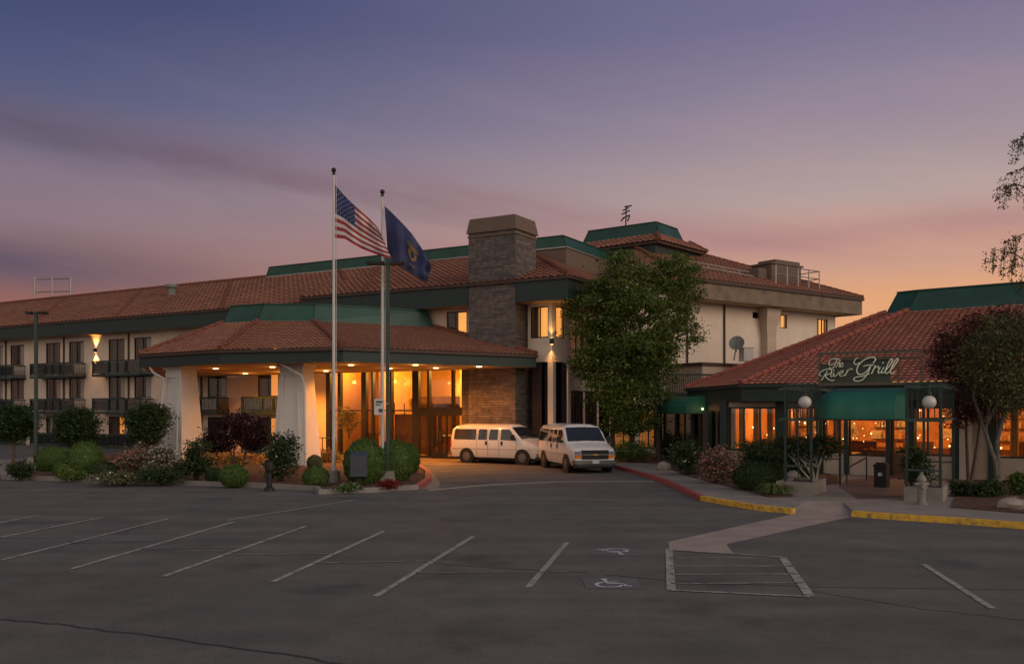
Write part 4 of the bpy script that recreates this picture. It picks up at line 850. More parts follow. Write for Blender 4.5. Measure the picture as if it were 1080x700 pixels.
for k in range(7):
    a = .9+k*1.75; d = -1.35-.5*(k % 2)
    if 6.1 < a < 7.5: continue
    t = thing('dining_table', 'set dining table behind the restaurant windows', 'table', FR.p(a, d, .14), 0, 'dining tables in the restaurant')
    b = MB(); b.lathe(*FR.p(a,d,0)[:2], [(.4,.86),(.42,.88),(.42,.90)], 16); b.build('tabletop', M['curtain_light'], t); b = MB(); b.lathe(*FR.p(a,d,0)[:2], [(.25,.14),(.05,.2),(.05,.86)], 10); b.build('pedestal', M['timber'], t)
    for s_ in (-1, 1):
        c = thing('dining_chair', 'timber dining chair drawn up to a table behind the restaurant windows', 'chair', FR.p(a+s_*.62, d, .14), 0, 'dining chairs in the restaurant')
        x0 = a+s_*.62; b = MB(); b.box(FR, x0-.2, x0+.2, d-.2, d+.2, .58, .63); b.build('seat', M['timber'], c); b = MB(); b.box(FR, x0+s_*.18-.02, x0+s_*.18+.02, d-.2, d+.2, .631, 1.12); b.build('backrest', M['timber'], c)
        for i_ in (-1, 1):
            for j_ in (-1, 1): b = MB(); b.tube([FR.p(x0+i_*.17,d+j_*.17,.14), FR.p(x0+i_*.17,d+j_*.17,.58)], .02, 5); b.build('leg', M['timber'], c)
for a, d, e in ((1.4,-2,70), (3.6,-2.9,70), (6.2,-2.2,75), (8.8,-2.6,75), (12,-2.2,75), (15.2,-2.4,75)):
    c = FR.p(a, d, 2.6); b = MB(); b.ball(c, .11, 10, 6); b.tube([(c[0],c[1],2.7), (c[0],c[1],3.0)], .012, 5); b.build('pendant_lamp', M['lamp'], rest); light('POINT', (c[0], c[1], 2.35), e*1.7, (1, .42, .10), .15)
for x, y in ((741,431), (778,424)):
    if x > 770: continue
    c = P(x, y, 40.2); b = MB(); b.ball(c, .045, 8, 6); b.build('small_lamp', M['bulb'], rest); light('POINT', (c[0]-.2, c[1]-.3, c[2]), 2, (1,.45,.15), .05)
# ================================================================ entrance forecourt
FE = Fr(8.62, 25.8, -30); FE2 = Fr(11.45, 23.95, -30)
def planter(fr, w, d, lab):
    t = thing('planter', lab, 'planter', fr.p(0,0,.13)); b = MB(); th = .12; z0, z1 = .10, .52
    b.box(fr, -w, 0, -th, 0, z0, z1); b.box(fr, -w, 0, -d, -d+th, z0, z1); b.box(fr, -w, -w+th, -d+th, -th, z0, z1); b.box(fr, -th, 0, -d+th, -th, z0, z1); b.build('kerb_wall', M['concrete'], t)
    b = MB(); b.box(fr, -w+th, -th, -d+th, -th, z0, z1-.08); b.build('soil_fill', M['soil'], t)
planter(FE, 1.05, 1.9, 'left low concrete planter beside the restaurant path'); planter(FE2, .95, 1.6, 'right low concrete planter behind the hydrant')
def trellis(fr, w, d, top, lab, over):
    t = thing('trellis_frame', lab, 'trellis', fr.p(0,0,.13), 0, 'green steel frames flanking the restaurant entrance'); w1 = .035
    for a in (-w+.06, -.06):
        for bb in (-.06, -d+.06):
            b = MB(); b.box(fr, a-w1, a+w1, bb-w1, bb+w1, .13, top); b.build('post', M['dgreen'], t)
    b = MB()
    for z in (2.28, top-.05):
        for bb in (-.06, -d+.06): b.box(fr, -w-over, .05, bb-.04, bb+.04, z, z+.075)
        for a in (-w+.06, -.06): b.box(fr, a-.03, a+.03, -d, 0, z+.005, z+.07)
    for bb in (-.06, -d+.06): b.box(fr, -w, 0, bb-.025, bb+.025, .95, 1.0)
    b.build('rail', M['green_pole'], t, recalc=False)
    b = MB(); n = 6
    for i in range(1, n): a = -w+.06+(w-.12)*i/n; b.box(fr, a-.012, a+.012, -.07, -.05, 2.355 if i % 3 else .52, top-.05)
    for i in range(1, 9): bb = -d*i/9; b.box(fr, -.07, -.05, bb-.012, bb+.012, 2.355, top-.05); b.box(fr, -w+.05, -w+.07, bb-.012, bb+.012, 2.355, top-.05)
    b.build('bars', M['dgreen'], t, recalc=False)
    b = MB(); 
    for i in range(7): bb = -.1-(d-.2)*i/6; b.box(fr, -w-.02, .02, bb-.02, bb+.02, top+.03, top+.09)
    b.build('slats', M['dgreen'], t, recalc=False)
trellis(FE, .85, 4.6, 3.22, 'left green steel trellis frame over a concrete planter', .12); trellis(FE2, .95, 4.6, 3.24, 'right green steel trellis frame behind the hydrant', 0)
# vaulted canvas awning between the frames
FAW = Fr(8.66, 26.15, -29); WA = 2.50
aw = thing('awning', 'barrel shaped green canvas awning over the restaurant entrance', 'awning', FAW.p(1.1, 0, 2.3)); b = MB(); n = 12; seg = 10
prof = [(-1.6,3.18), (-1.0,3.22), (-.55,3.2), (-.2,3.1), (.06,2.95), (.22,2.75), (.30,2.55), (.30,2.34)]
v = []
for i in range(n+1):
    f_i = i/n; e = 1-(1-min(1, f_i/.22))**2; e2 = 1-(1-min(1, (1-f_i)/.10))**2; k = .35+.65*min(e, 1)*min(1, e2+.3)
    for (bb, z) in prof: v.append(FAW.p(WA*f_i, -1.0+(bb+1.0)*k-.035*(i % 3 != 0), 2.34+(z-2.34)*(.55+.45*math.sqrt(min(1, f_i/.22)))))
m = len(prof); b.add(v, [(i*m+j, (i+1)*m+j, (i+1)*m+j+1, i*m+j+1) for i in range(n) for j in range(m-1)])
b.poly(*v[:m], FAW.p(0,-1.6,2.34)); b.poly(*v[-m:], FAW.p(WA,-1.6,2.34)); b.build('canvas', M['awning'], aw, True, recalc=False)
b = MB(); b.box(FAW, 0, WA, -.02, .29, 2.30, 2.335); b.box(FAW, 0, WA, -1.65, -1.6, 2.3, 3.15)
for a in (.4, 1.16, 1.9): b.bar(FAW.p(a,.28,2.33), FAW.p(a,-1.6,2.4), .03)
b.build('awning_frame', M['black'], aw)
FS = fl; aw2 = thing('awning', 'small green awning over the side windows at the restaurant corner', 'awning', (7.9,42,2.4)); b = MB(); v = []
for a in (.3, 1.5, 2.7, 3.9, 4.9): v += [fl.p(a, bb, z) for bb, z in ((.05,3.25), (.45,3.2), (.8,3.0), (.98,2.75), (1.0,2.45))]
b.add(v, [(i*5+j, (i+1)*5+j, (i+1)*5+j+1, i*5+j+1) for i in range(4) for j in range(4)]); b.poly(*v[:5], fl.p(.3,.05,2.45)); b.poly(*v[-5:], fl.p(4.9,.05,2.45)); b.build('canvas', M['awning'], aw2, False, recalc=False)
b = MB(); b.bar(fl.p(.3,1.0,2.43), fl.p(4.9,1.0,2.43), .04); b.bar(fl.p(.3,.05,2.43), fl.p(4.9,.05,2.43), .04); b.bar(fl.p(.3,.05,2.43), fl.p(.3,1,2.43), .04); b.bar(fl.p(4.9,.05,2.43), fl.p(4.9,1,2.43), .04); b.build('awning_frame', M['black'], aw2)
# globe lamps
for x, y, Y, lab, e_ in ((849,424,25.2,'white globe lamp at the left end of the green awning',-.35), (980,424,23.6,'white globe lamp in the right trellis frame',.0)):
    c = P(x, y, Y); t = thing('globe_lamp', lab, 'lamp', c, 0, 'white globe lamps at the restaurant entrance'); b = MB(); b.ball(c, .175, 24, 14); b.build('globe', M['globe'], t, True)
    b = MB(); b.tube([(c[0],c[1],c[2]+.18), (c[0],c[1],c[2]+.27)], .06, 10); b.tube([(c[0],c[1],c[2]+.26), (c[0],c[1],3.24), (c[0],c[1]+.5,3.26)], .018, 6); b.build('stem', M['dgreen'], t)
# the sign
FG = Fr(P(863,400,26.2)[0], 26.2, -30); sg = thing('restaurant_sign', 'cream script sign reading The River Grill in a brown frame', 'sign', FG.p(1.3,0,3.3)); LW = 2.76
b = MB()
for a in (.03, .38, 2.15, LW-.25, LW): 
    if a == LW-.25: continue
    b.box(FG, a-.03, a+.03, -.05, .0, 3.28, 4.26)
b.box(FG, 0, LW+.03, -.045, .005, 4.19, 4.27); b.box(FG, .36, LW, -.04, -.002, 4.02, 4.06); b.box(FG, 0, LW+.03, -.05, .01, 3.30, 3.37); b.build('frame', M['brown_frame'], sg)
b = MB(); b.box(FG, .06, 1.95, -.085, -.055, 3.372, 3.93); b.box(FG, .60, 1.95, -.084, -.056, 3.931, 4.10); b.build('panel', M['sign_panel'], sg)
def sgp(X, Yp):
    x = 850+X/8.238; y = 360+Yp/8.235; k = (x-HX)/FP; a = FG.t(x); q = FG.p(a, .05, 0); return FG.p(a, .05, CH+(HY-y)/FP*q[1])
def spline(pts, n=5):
    out = []; q = [pts[0]]+pts+[pts[-1]]
    for i in range(1, len(q)-2):
        for k in range(n):
            t = k/n; out.append(tuple(.5*((2*q[i][j])+(-q[i-1][j]+q[i+1][j])*t+(2*q[i-1][j]-5*q[i][j]+4*q[i+1][j]-q[i+2][j])*t*t+(-q[i-1][j]+3*q[i][j]-3*q[i+1][j]+q[i+2][j])*t**3) for j in (0,1)))
    return out+[pts[-1]]
STR = [([(250,190),(222,205),(203,200),(206,172),(232,152),(268,152),(300,158)], .016), ([(272,158),(258,195),(240,228),(218,236),(206,224)], .016), ([(303,160),(285,190),(262,228)], .014), ([(268,215),(288,192),(297,195),(290,218),(296,224)], .013), ([(298,212),(318,202),(324,188),(312,184),(300,203),(306,222),(332,212)], .013),
 ([(190,256),(165,295),(137,337)], .018), ([(140,300),(118,292),(132,265),(180,241),(222,246),(222,268),(190,288),(165,294)], .017), ([(165,294),(190,322),(225,340),(252,334)], .017), ([(232,268),(216,298),(226,306),(244,290)], .014), ([(246,268),(246,298),(256,304),(278,282),(288,262)], .014),
 ([(292,284),(318,272),(326,257),(312,254),(296,274),(298,296),(316,302),(344,286)], .014), ([(366,246),(356,270),(344,298)], .015), ([(350,282),(366,256),(384,240),(402,238),(408,246)], .015),
 ([(470,182),(440,200),(420,185),(432,156),(456,140)], .017), ([(585,190),(606,160),(596,140),(556,140),(500,166),(456,212),(444,255),(462,284),(502,280),(540,248),(556,222)], .021), ([(500,216),(540,206),(592,204)], .018), ([(566,208),(546,262),(506,322),(462,344),(424,340),(418,322),(446,308),(500,300),(556,278)], .019),
 ([(606,206),(590,242),(572,282)], .019), ([(582,256),(604,226),(632,216),(628,236)], .018), ([(650,222),(630,258),(634,276),(656,262)], .018), ([(682,222),(660,258),(664,276),(686,262)], .018), ([(686,262),(724,216),(752,172),(750,150),(734,160),(706,216),(690,262),(704,278),(726,262)], .020), ([(726,262),(768,212),(800,168),(798,148),(780,162),(750,216),(734,262),(748,280),(774,262)], .020)]
b = MB()
for pts, r in STR: b.tube([sgp(*q) for q in spline(pts)], r*.84, 6)
for X, Yp in ((243,250), (672,186)): b.ball(sgp(X, Yp), .022, 8, 6)
b.build('lettering', M['letters'], sg)
b = MB()
for X, Yp in ((250,190),(262,190),(190,300),(320,300),(480,260),(620,260),(740,260)): q = sgp(X, Yp); b.tube([q, (q[0]+.05, q[1]+.12, q[2])], .008, 5)
b.build('mount_pins', M['brown_frame'], sg)
# hydrant, bin, handrail
hx, hy = (972-HX)/FP*23.55, 23.55
t = thing('fire_hydrant', 'pale grey fire hydrant in front of the right planter', 'fire hydrant', (hx, hy, .13)); b = MB()
b.lathe(hx, hy, [(.15,.13),(.15,.17),(.10,.18),(.095,.42),(.115,.43),(.115,.47),(.095,.48),(.095,.74),(.125,.75),(.125,.79),(.10,.84),(.06,.90),(.03,.92),(.03,.98)], 18); b.build('barrel', M['hyd'], t, True)
for s_ in (-1, 1): b = MB(); b.tube([(hx+s_*.08,hy,.66), (hx+s_*.17,hy,.66)], .055, 10); b.tube([(hx+s_*.17,hy,.66), (hx+s_*.19,hy,.66)], .035, 6); b.build('side_nozzle', M['hyd'], t)
b = MB(); b.tube([(hx,hy-.08,.60), (hx,hy-.18,.60)], .075, 12); b.build('front_nozzle', M['hyd'], t)
bx_, by_, _ = G(930, 513.5, .13); t = thing('litter_bin', 'black litter bin beside the restaurant door', 'litter bin', (bx_, by_, .13)); f = Fr(bx_, by_, -38)
b = MB(); b.box(f, -.19, .19, -.19, .19, .13, .80); b.build('bin_body', M['black'], t); b = MB(); b.box(f, -.21, .21, -.21, .21, .801, .86); b.box(f, -.15, .15, -.15, .15, .861, .92); b.build('lid', M['black'], t)
b = MB(); b.box(f, -.06, .06, .193, .198, .5, .6); b.build('emblem_plate', M['symbol'], t)
t = thing('handrail', 'dark sloping handrail leading to the restaurant door', 'handrail', G(911,513,.13)); b = MB(); p, q = P(893,494,30.2), P(914,482,31.4)
b.tube([p, q], .028, 8); b.build('rail', M['black'], t)
for c in (p, q): b = MB(); b.tube([(c[0],c[1],.13), c], .025, 8); b.build('post', M['black'], t)
# green steel deck at the hotel corner
dk = thing('steel_deck', 'dark green steel deck with railings between the tree and the restaurant', 'deck', (7.6,46,0)); fd = Fr(7.35, 44.6, 12)
b = MB(); b.box(fd, 0, 3.2, -2.2, 0, 3.3, 3.45); b.build('platform', M['dgreen'], dk); b = MB()
for a in (.05, .9, 1.6, 3.15):
    b = MB(); b.box(fd, a-.05, a+.05, -.1, 0, .13, 3.3); b.build('post', M['dgreen'], dk)
b = MB(); b.box(fd, 0, 3.2, -.06, -.01, 4.32, 4.4); b.box(fd, 0, .05, -2.2, -.06, 4.32, 4.4)
for i in range(27): b.box(fd, .05+i*.118, .075+i*.118, -.05, -.025, 3.45, 4.32)
b.build('railing', M['dgreen'], dk, recalc=False)
# ================================================================ roof equipment
c = P(819, 295, 59.5); fu = Fr(c[0], c[1], 35); t = thing('rooftop_unit', 'boxy rooftop unit inside pipe railings on the right wing', 'rooftop unit', (c[0], c[1], 10.6))
b = MB(); b.box(fu, -1.5, 1.5, -.8, .8, 10.6, 12.0); b.box(fu, -2.4, -1.5, -.5, .5, 10.8, 11.7); b.build('housing', M['cap'], t); b = MB(); b.box(fu, -1.62, 1.62, -.92, .92, 12.001, 12.1); b.box(fu, -1.0, 1.5, -.7, .7, 12.1, 12.35); b.build('hood', M['cap'], t)
b = MB()
for a in (-2.2, -1.1, 0, 1.1, 2.2): b.tube([fu.p(a,1.7,10.3), fu.p(a,1.7,11.75)], .04, 6)
for z in (11.2, 11.7): b.tube([fu.p(-2.2,1.7,z), fu.p(2.2,1.7,z), fu.p(2.2,-.6,z)], .035, 6)
b.tube([fu.p(2.2,-.6,10.8), fu.p(2.2,-.6,11.75)], .04, 6); b.build('railing', M['metal'], t, recalc=False)
t = thing('satellite_dish', 'grey satellite dish on the low block beside the restaurant roof', 'satellite dish', P(774,378,50.2)); c = P(777,363,50.0); b = MB(); dn = Vector((-.25,-.75,.6)).normalized(); r1 = dn.cross(Vector((0,0,1))).normalized(); u1 = r1.cross(dn); v = [Vector(c)]; fs = []
for j in (1,2,3):
    for k in range(20): a = k*math.pi/10; v.append(Vector(c)+(r1*math.cos(a)*.42+u1*math.sin(a)*.52)*(j/3)+dn*.12*(j/3)**2)
fs = [(0,1+k,1+(k+1) % 20) for k in range(20)]+[(1+20*j+k,1+20*j+(k+1) % 20,21+20*j+(k+1) % 20,21+20*j+k) for j in (0,1) for k in range(20)]
b.add(v, fs); b.build('dish', M['dishm'], t, True, recalc=False); b = MB(); b.tube([P(774,380,50.3), (c[0],c[1]+.1,c[2]-.1)], .035, 6); b.tube([(c[0],c[1],c[2]-.45), tuple(Vector(c)+dn*.55)], .02, 5); b.build('mast', M['metal'], t)
c = P(787,377,50.2); b = MB(); b.cbox(c[0], c[1], c[2]-.2, .62, .5, .7, 20); o = b.build('cabinet', M['pole'], thing('equipment_box', 'small white equipment box beside the satellite dish', 'equipment box', (c[0],c[1],c[2]-.2)))
b = MB(); b.cbox(c[0], c[1], c[2]+.502, .68, .56, .05, 20); b.build('lid', M['metal'], o.parent)
def antenna_frame():
    Y = 78; t = thing('antenna_frame', 'thin pipe antenna frame on the far left roof ridge', 'antenna', P(55,310,Y)); b = MB()
    for x in (36.5, 55, 74.5): b = MB(); b.tube([P(x,312,Y), P(x,292,Y)], .085, 6); b.build('mast', M['metal'], t)
    b = MB()
    for y in (294.5, 308): b.tube([P(36.5,y,Y), P(74.5,y-1,Y)], .065, 6)
    b.build('crossbars', M['metal'], t)
antenna_frame()
Y = 62; t = thing('rooftop_antenna', 'spiky dark antenna above the green rooftop box', 'antenna', P(660,235,Y)); b = MB(); b.tube([P(660,238,Y), P(660.5,217,Y)], .05, 6); b.build('mast', M['black'], t); b = MB()
for x0,y0,x1,y1 in ((656,226,664,222),(657,230,664,227),(657,222,663,219),(659,218,666,217),(655,233,659,229),(662,233,664,228)): b.tube([P(x0,y0,Y-.3), P(x1,y1,Y+.3)], .05, 5)
b.build('elements', M['black'], t)
for x, y, lab in ((181,302,'small vent stack in the middle of the left wing ridge'),):
    c = P(x, y, 66); t = thing('roof_vent', lab, 'roof vent', c); b = MB(); b.lathe(c[0], c[1], [(.3,c[2]-1.2),(.3,c[2]-.1)], 12); b.build('stack', M['dishm'], t); b = MB(); b.lathe(c[0], c[1], [(.45,c[2]-.09),(.42,c[2]+.12)], 12); b.build('cap', M['dishm'], t)
# ================================================================ VANS
def van(lab, loc, deg, sc):
    t = thing('passenger_van', lab, 'van', loc, R(deg), 'white passenger vans at the entrance'); t.scale = (sc, sc, sc); ORG[t.name] = Vector((0,0,0))
    top = lambda x: np.interp(x, [-2.82,-2.78,-2.66,-2.2,.75,.98,1.72,1.80,2.5,2.72,2.8], [1.22,1.62,2.0,2.07,2.07,1.99,1.31,1.28,1.10,1.0,.9])
    wid = lambda x: np.interp(x, [-2.82,-2.7,-2.3,1.7,2.45,2.72,2.8], [.93,.97,1,1,.97,.93,.88])
    full = [(0,.34),(.90,.34),(.975,.50),(1.0,.85),(.985,1.20),(.955,1.42),(.885,1.84),(.80,1.98),(.5,9),(0,9)]
    xs = [-2.82,-2.78,-2.7,-2.5,-2.2,-1.5,-.5,.3,.75,.98,1.22,1.47,1.72,1.85,2.2,2.5,2.66,2.76,2.8]; v = []
    for x in xs:
        tp = float(top(x)); w = float(wid(x)); sec = []
        for j, (y, z) in enumerate(full):
            zz = min(z, tp-(.085,.085,.085,.085,.085,.06,.045,.025,.005,0)[j] if j < 10 else tp)
            if j >= 8: zz = tp+(.0 if j == 8 else .018)
            yy = y*w
            if tp < 1.9 and j >= 5: h = (tp-1.28)/.62; h = max(0, h); yy = w*(y*h+(.965,.93,.86,.5,0)[j-5]*(1-h)) 
            sec.append((yy, zz))
        v += [(x, y, z) for y, z in sec]+[(x, -y, z) for y, z in sec[-2:0:-1]]
    m = 18; b = MB(); b.add(v, [(i*m+j, (i+1)*m+j, (i+1)*m+(j+1) % m, i*m+(j+1) % m) for i in range(len(xs)-1) for j in range(m)]+[list(range(m)), [(len(xs)-1)*m+j for j in range(m)][::-1]])
    body = b.build('body', M['white_car'], t, True, local=True)
    sy = lambda z: float(np.interp(z, [.5,.85,1.2,1.42,1.84,1.98], [.975,1.0,.985,.955,.885,.80]))
    def patch(name, pts, s, m_, off=.009, par=t):      # flat panel laid on the side of the body
        q = MB(); q.poly(*[(x, s*(sy(z)+off), z) for x, z in pts]); return q.build(name, M[m_], par, local=True)
    for s in (1, -1):
        for x0, x1 in ((-2.56,-1.12), (-1.0,-.42), (-.30,.26)):
            o = patch('side_window', [(x0+.04,1.27),(x1-.03,1.27),(x1,1.31),(x1,1.78),(x1-.03,1.83),(x0+.07,1.83),(x0+.03,1.78),(x0,1.31)], s, 'car_glass')
            q = MB(); q.box(ID, 0,0,0,0,0,0)
        o = patch('side_window', [(.44,1.27),(1.38,1.27),(1.40,1.33),(1.0,1.80),(.95,1.83),(.48,1.83),(.44,1.78)], s, 'car_glass')
        for x in (-1.06, -.36, .35, 1.42):
            q = MB(); zz = [.42,.6,.85,1.2,1.24] if x > 1.4 else [.42,.6,.85,1.2,1.42,1.84,1.9]
            for za, zb in zip(zz, zz[1:]): q.poly((x-.008, s*(sy(za)+.004), za), (x+.008, s*(sy(za)+.004), za), (x+.008, s*(sy(zb)+.004), zb), (x-.008, s*(sy(zb)+.004), zb))
            q.build('door_seam', M['black'], t, local=True)
        q = MB(); q.poly(*[(x, s*(sy(.78)+.006), z) for x, z in ((-2.7,.76),(2.3,.77),(2.3,.79),(-2.7,.79))]); q.build('side_moulding', M['metal'], t, local=True)
        for x in (.50, -.48):
            q = MB(); q.box(ID, x-.03, x+.07, min(s*.985,s*1.02), max(s*.985,s*1.02), 1.0, 1.2); q.build('door_handle', M['black'], t, local=True)
        q = MB(); q.box(ID, 1.22, 1.36, min(s*1.05,s*1.25), max(s*1.05,s*1.25), 1.28, 1.55); q.bar((1.3,s*.95,1.32), (1.3,s*1.08,1.4), .05); q.build('wing_mirror', M['black'], t, local=True)
        for x in (-1.72, 1.78):
            q = MB(); q.tube([(x, s*.80, .37), (x, s*1.006, .37)], .455, 28); q.build('wheel_arch', M['black'], t, local=True)
            q = MB(); q.tube([(x, s*.74, .37), (x, s*.98, .37), (x, s*1.015, .37)], [.37,.37,.34], 28); w_ = q.build('wheel', M['rubber'], t, True, local=True)
            q = MB(); q.tube([(x, s*1.016, .37), (x, s*1.024, .37)], [.225,.20], 20); q.tube([(x, s*1.0245, .37), (x, s*1.04, .37)], [.08,.06], 12); q.build('rim', M['chrome'], w_, local=True)
            q = MB()
            for k in range(8): a = k*math.pi/4; q.tube([(x+.145*math.cos(a), s*1.02, .37+.145*math.sin(a)), (x+.145*math.cos(a), s*1.027, .37+.145*math.sin(a))], .026, 8)
            q.build('rim_hole', M['black'], w_, local=True)
        y0, y1 = sorted((s*.60, s*.90))
        q = MB(); q.box(ID, 2.70, 2.822, y0, y1, .80, .96); q.build('headlight', M['lens'], t, local=True)
        q = MB(); q.box(ID, 2.70, 2.818, y0, y1, .66, .785); q.build('indicator', M['amber'], t, local=True)
        y0, y1 = sorted((s*.84, s*.955)); q = MB(); q.box(ID, -2.84, -2.74, y0, y1, .85, 1.25); q.build('tail_light', M['redlens'], t, local=True)
    nrm = Vector((.66,0,.75)).normalized()*.012; q = MB(); vs = []
    for f in (.06,.3,.6,.92):
        x = 1.72+(.98-1.72)*f; z = 1.31+(1.99-1.31)*f
        for k in range(7): y = (k/6*2-1)*(.87-.10*f); vs.append((x+nrm.x-.0*abs(y), y, z+nrm.z+.016-.028*abs(y)/.87))
    q.add(vs, [(i*7+j, i*7+j+1, (i+1)*7+j+1, (i+1)*7+j) for i in range(3) for j in range(6)]); q.build('windscreen', M['car_glass'], t, True, local=True)
    for y in (-.4, .3): q = MB(); q.bar((1.70,y,1.36), (1.45,y+.45,1.60), .02); q.build('wiper', M['black'], t, local=True)
    q = MB(); q.box(ID, 2.70, 2.83, -.60, .60, .62, 1.0); g_ = q.build('grille', M['black'], t, local=True)
    q = MB(); q.box(ID, 2.831, 2.845, -.58, .58, .78, .84); q.build('grille_bar', M['chrome'], g_, local=True)
    q = MB(); q.add([(2.852,-.13,.785),(2.852,-.05,.785),(2.852,-.04,.77),(2.852,.04,.77),(2.852,.05,.785),(2.852,.13,.785),(2.852,.11,.835),(2.852,.04,.835),(2.852,.03,.85),(2.852,-.03,.85),(2.852,-.04,.835),(2.852,-.11,.835)], [list(range(12))]); q.build('emblem', M['gold'], g_, local=True)
    q = MB(); v = [(x, y, z) for z in (.41,.57) for x, y in ((2.6,-.97),(2.84,-.90),(2.9,-.5),(2.9,.5),(2.84,.90),(2.6,.97))]; q.add(v, [(0,1,2,3,4,5),(6,7,8,9,10,11)]+[(i,(i+1) % 6,6+(i+1) % 6,6+i) for i in range(6)]); bp_ = q.build('bumper', M['chrome'], t, local=True)
    q = MB(); q.box(ID, 2.9005, 2.915, -.15, .15, .44, .57); q.build('number_plate', M['plate'], bp_, local=True)
    q = MB(); q.box(ID, -2.93, -2.75, -.95, .95, .42, .60); q.build('bumper', M['chrome'], t, local=True)
    q = MB(); q.box(ID, 2.5, 2.80, -.90, .90, .26, .405); q.build('valance', M['black'], t, local=True)
    q = MB(); q.box(ID, -2.5, 2.6, -.8, .8, .22, .36); q.build('underbody', M['black'], t, local=True)
    q = MB(); q.add([(-2.805,-.78,1.28),(-2.805,.78,1.28),(-2.73,.72,1.84),(-2.73,-.72,1.84)], [(0,1,2,3)]); o = q.build('rear_window', M['car_glass'], t, local=True)
    return t
van('white passenger van standing side-on before the lobby doors', (-.42, 44.0, 0), -32, .91)
van('white passenger van with its grille facing the car park', (2.74, 39.3, 0), -76, .955)
# ================================================================ FLAGS, POLES, LAMPS
def flagpole(x, base, top, Y, lab, h0):
    X = (x-HX)/FP*Y; zt = CH+(HY-top)/FP*Y; t = thing('flagpole', lab, 'flagpole', (X, Y, .1), 0, 'white flagpoles in the left island')
    b = MB(); b.tube([(X,Y,.1), (X,Y,zt*.5), (X,Y,zt-.22)], [.065,.055,.035], 12); b.build('pole', M['pole'], t, True)
    b = MB(); b.ball((X,Y,zt-.08), .085, 14, 9); b.lathe(X, Y, [(.06,zt-.24),(.06,zt-.19),(.02,zt-.16)], 12); b.build('finial', M['bronze'], t, True)
    b = MB(); b.lathe(X, Y, [(.24,.08),(.21,h0)], 20); b.build('footing', M['concrete'], t)
    b = MB(); b.tube([(X+.1,Y-.02,1.5), (X+.09,Y-.02,zt-.3)], .008, 4); b.build('halyard', M['pole'], t)
flagpole(352, 512, 177, 31.2, 'left flagpole with the striped flag, tallest pole in the island', .50)
flagpole(403.3, 512, 200, 31.6, 'right flagpole with the dark blue flag, close to the green lamp post', .45)
def flag(name, lab, top, bot, Y, nu, nv, colf, mats, amp, phase, deco):
    def curve(c, u): return (float(np.interp(u, np.linspace(0,1,len(c)), [p[0] for p in c])), float(np.interp(u, np.linspace(0,1,len(c)), [p[1] for p in c])))
    def Sf(u, v, off=0):
        a = curve(top, u); c = curve(bot, u); w = amp*u**.5*math.sin(u*10+v*2.2+phase)+amp*.4*math.sin(u*23-v*3)*u
        fold = .06*math.sin(v*9+u*5)*u
        return P(a[0]*(1-v)+c[0]*v, a[1]*(1-v)+c[1]*v, Y-.5*u+w+fold+off)
    b = MB(); v = [Sf(i/nu, j/nv) for i in range(nu+1) for j in range(nv+1)]
    for i in range(nu):
        for j in range(nv): b.mi = colf((i+.5)/nu, (j+.5)/nv); b.add([], []); b.f.append([i*(nv+1)+j, (i+1)*(nv+1)+j, (i+1)*(nv+1)+j+1, i*(nv+1)+j+1]); b.m.append(b.mi); b.uv.append(None)
    b.v = v; o = b.build(name, [M[m] for m in mats], None, True, recalc=False); tag(o, lab, 'flag')
    for nm, mt, polys in deco:
        q = MB()
        for pl in polys:
            for off in (-.012, .012): q.poly(*[Sf(u, w, off) for u, w in pl])
        d = q.build(nm, M[mt], o, recalc=False)
M['flag_red'] = mat('flag_red', (.30,.03,.035), .8, .1); M['flag_white'] = mat('flag_white', (.52,.47,.46), .8, .05); M['flag_blue'] = mat('flag_blue', (.022,.035,.12), .8, .1); M['flag_navy'] = mat('flag_navy', (.034,.040,.105), .75, .1); M['flag_gold'] = mat('flag_gold', (.26,.16,.05), .7, .15)
stars = []
for r9 in range(9):
    for k in range(6 if r9 % 2 == 0 else 5):
        cu = (.4/12)*(1+2*k+(r9 % 2)); cvv = (7/13)*(r9+1)/10
        stars.append([(cu+(.0095 if q % 2 == 0 else .004)*math.cos(q*math.pi/5-math.pi/2), cvv+(.017 if q % 2 == 0 else .007)*math.sin(q*math.pi/5-math.pi/2)) for q in range(10)])
flag('striped_flag', 'United States flag with stars and stripes flying from the left flagpole', [(353.5,195),(362,205),(371,214),(380,222),(389,230),(396,237),(400,243)], [(353.5,251),(364,252),(372,257),(381,262),(391,266),(402,270),(413,272.5)], 31.2, 36, 26,
     lambda u, v: 2 if (u < .4 and v < 7/13) else (0 if int(v*13) % 2 == 0 else 1), ['flag_red','flag_white','flag_blue'], .13, 0, [('stars','flag_white',stars)])
shield = [(.47,.40),(.63,.40),(.64,.52),(.60,.62),(.55,.68),(.50,.62),(.46,.52)]
arc = [[(.44+.04*k,.26-.0*k),(.465+.04*k,.26),(.465+.04*k,.33),(.44+.04*k,.33)] for k in range(6)]; eagle = [(.50,.34),(.55,.30),(.60,.34),(.66,.33),(.60,.39),(.50,.39),(.44,.33)]
low = [[(.50+.035*k,.76),(.52+.035*k,.76),(.52+.035*k,.82),(.50+.035*k,.82)] for k in range(4)]
flag('navy_flag', 'dark blue state flag with a gold shield hanging from the right flagpole', [(405.5,217),(414,225),(424,235),(434,246),(443,259),(450,270),(455,281)], [(409,270),(416,276),(423,281),(431,286),(438,291),(445,295),(450,298)], 31.5, 26, 16, lambda u, v: 0, ['flag_navy'], .16, 1.5, [('gold_shield','flag_gold',[shield, eagle]), ('gold_lettering','flag_gold',arc+low)])
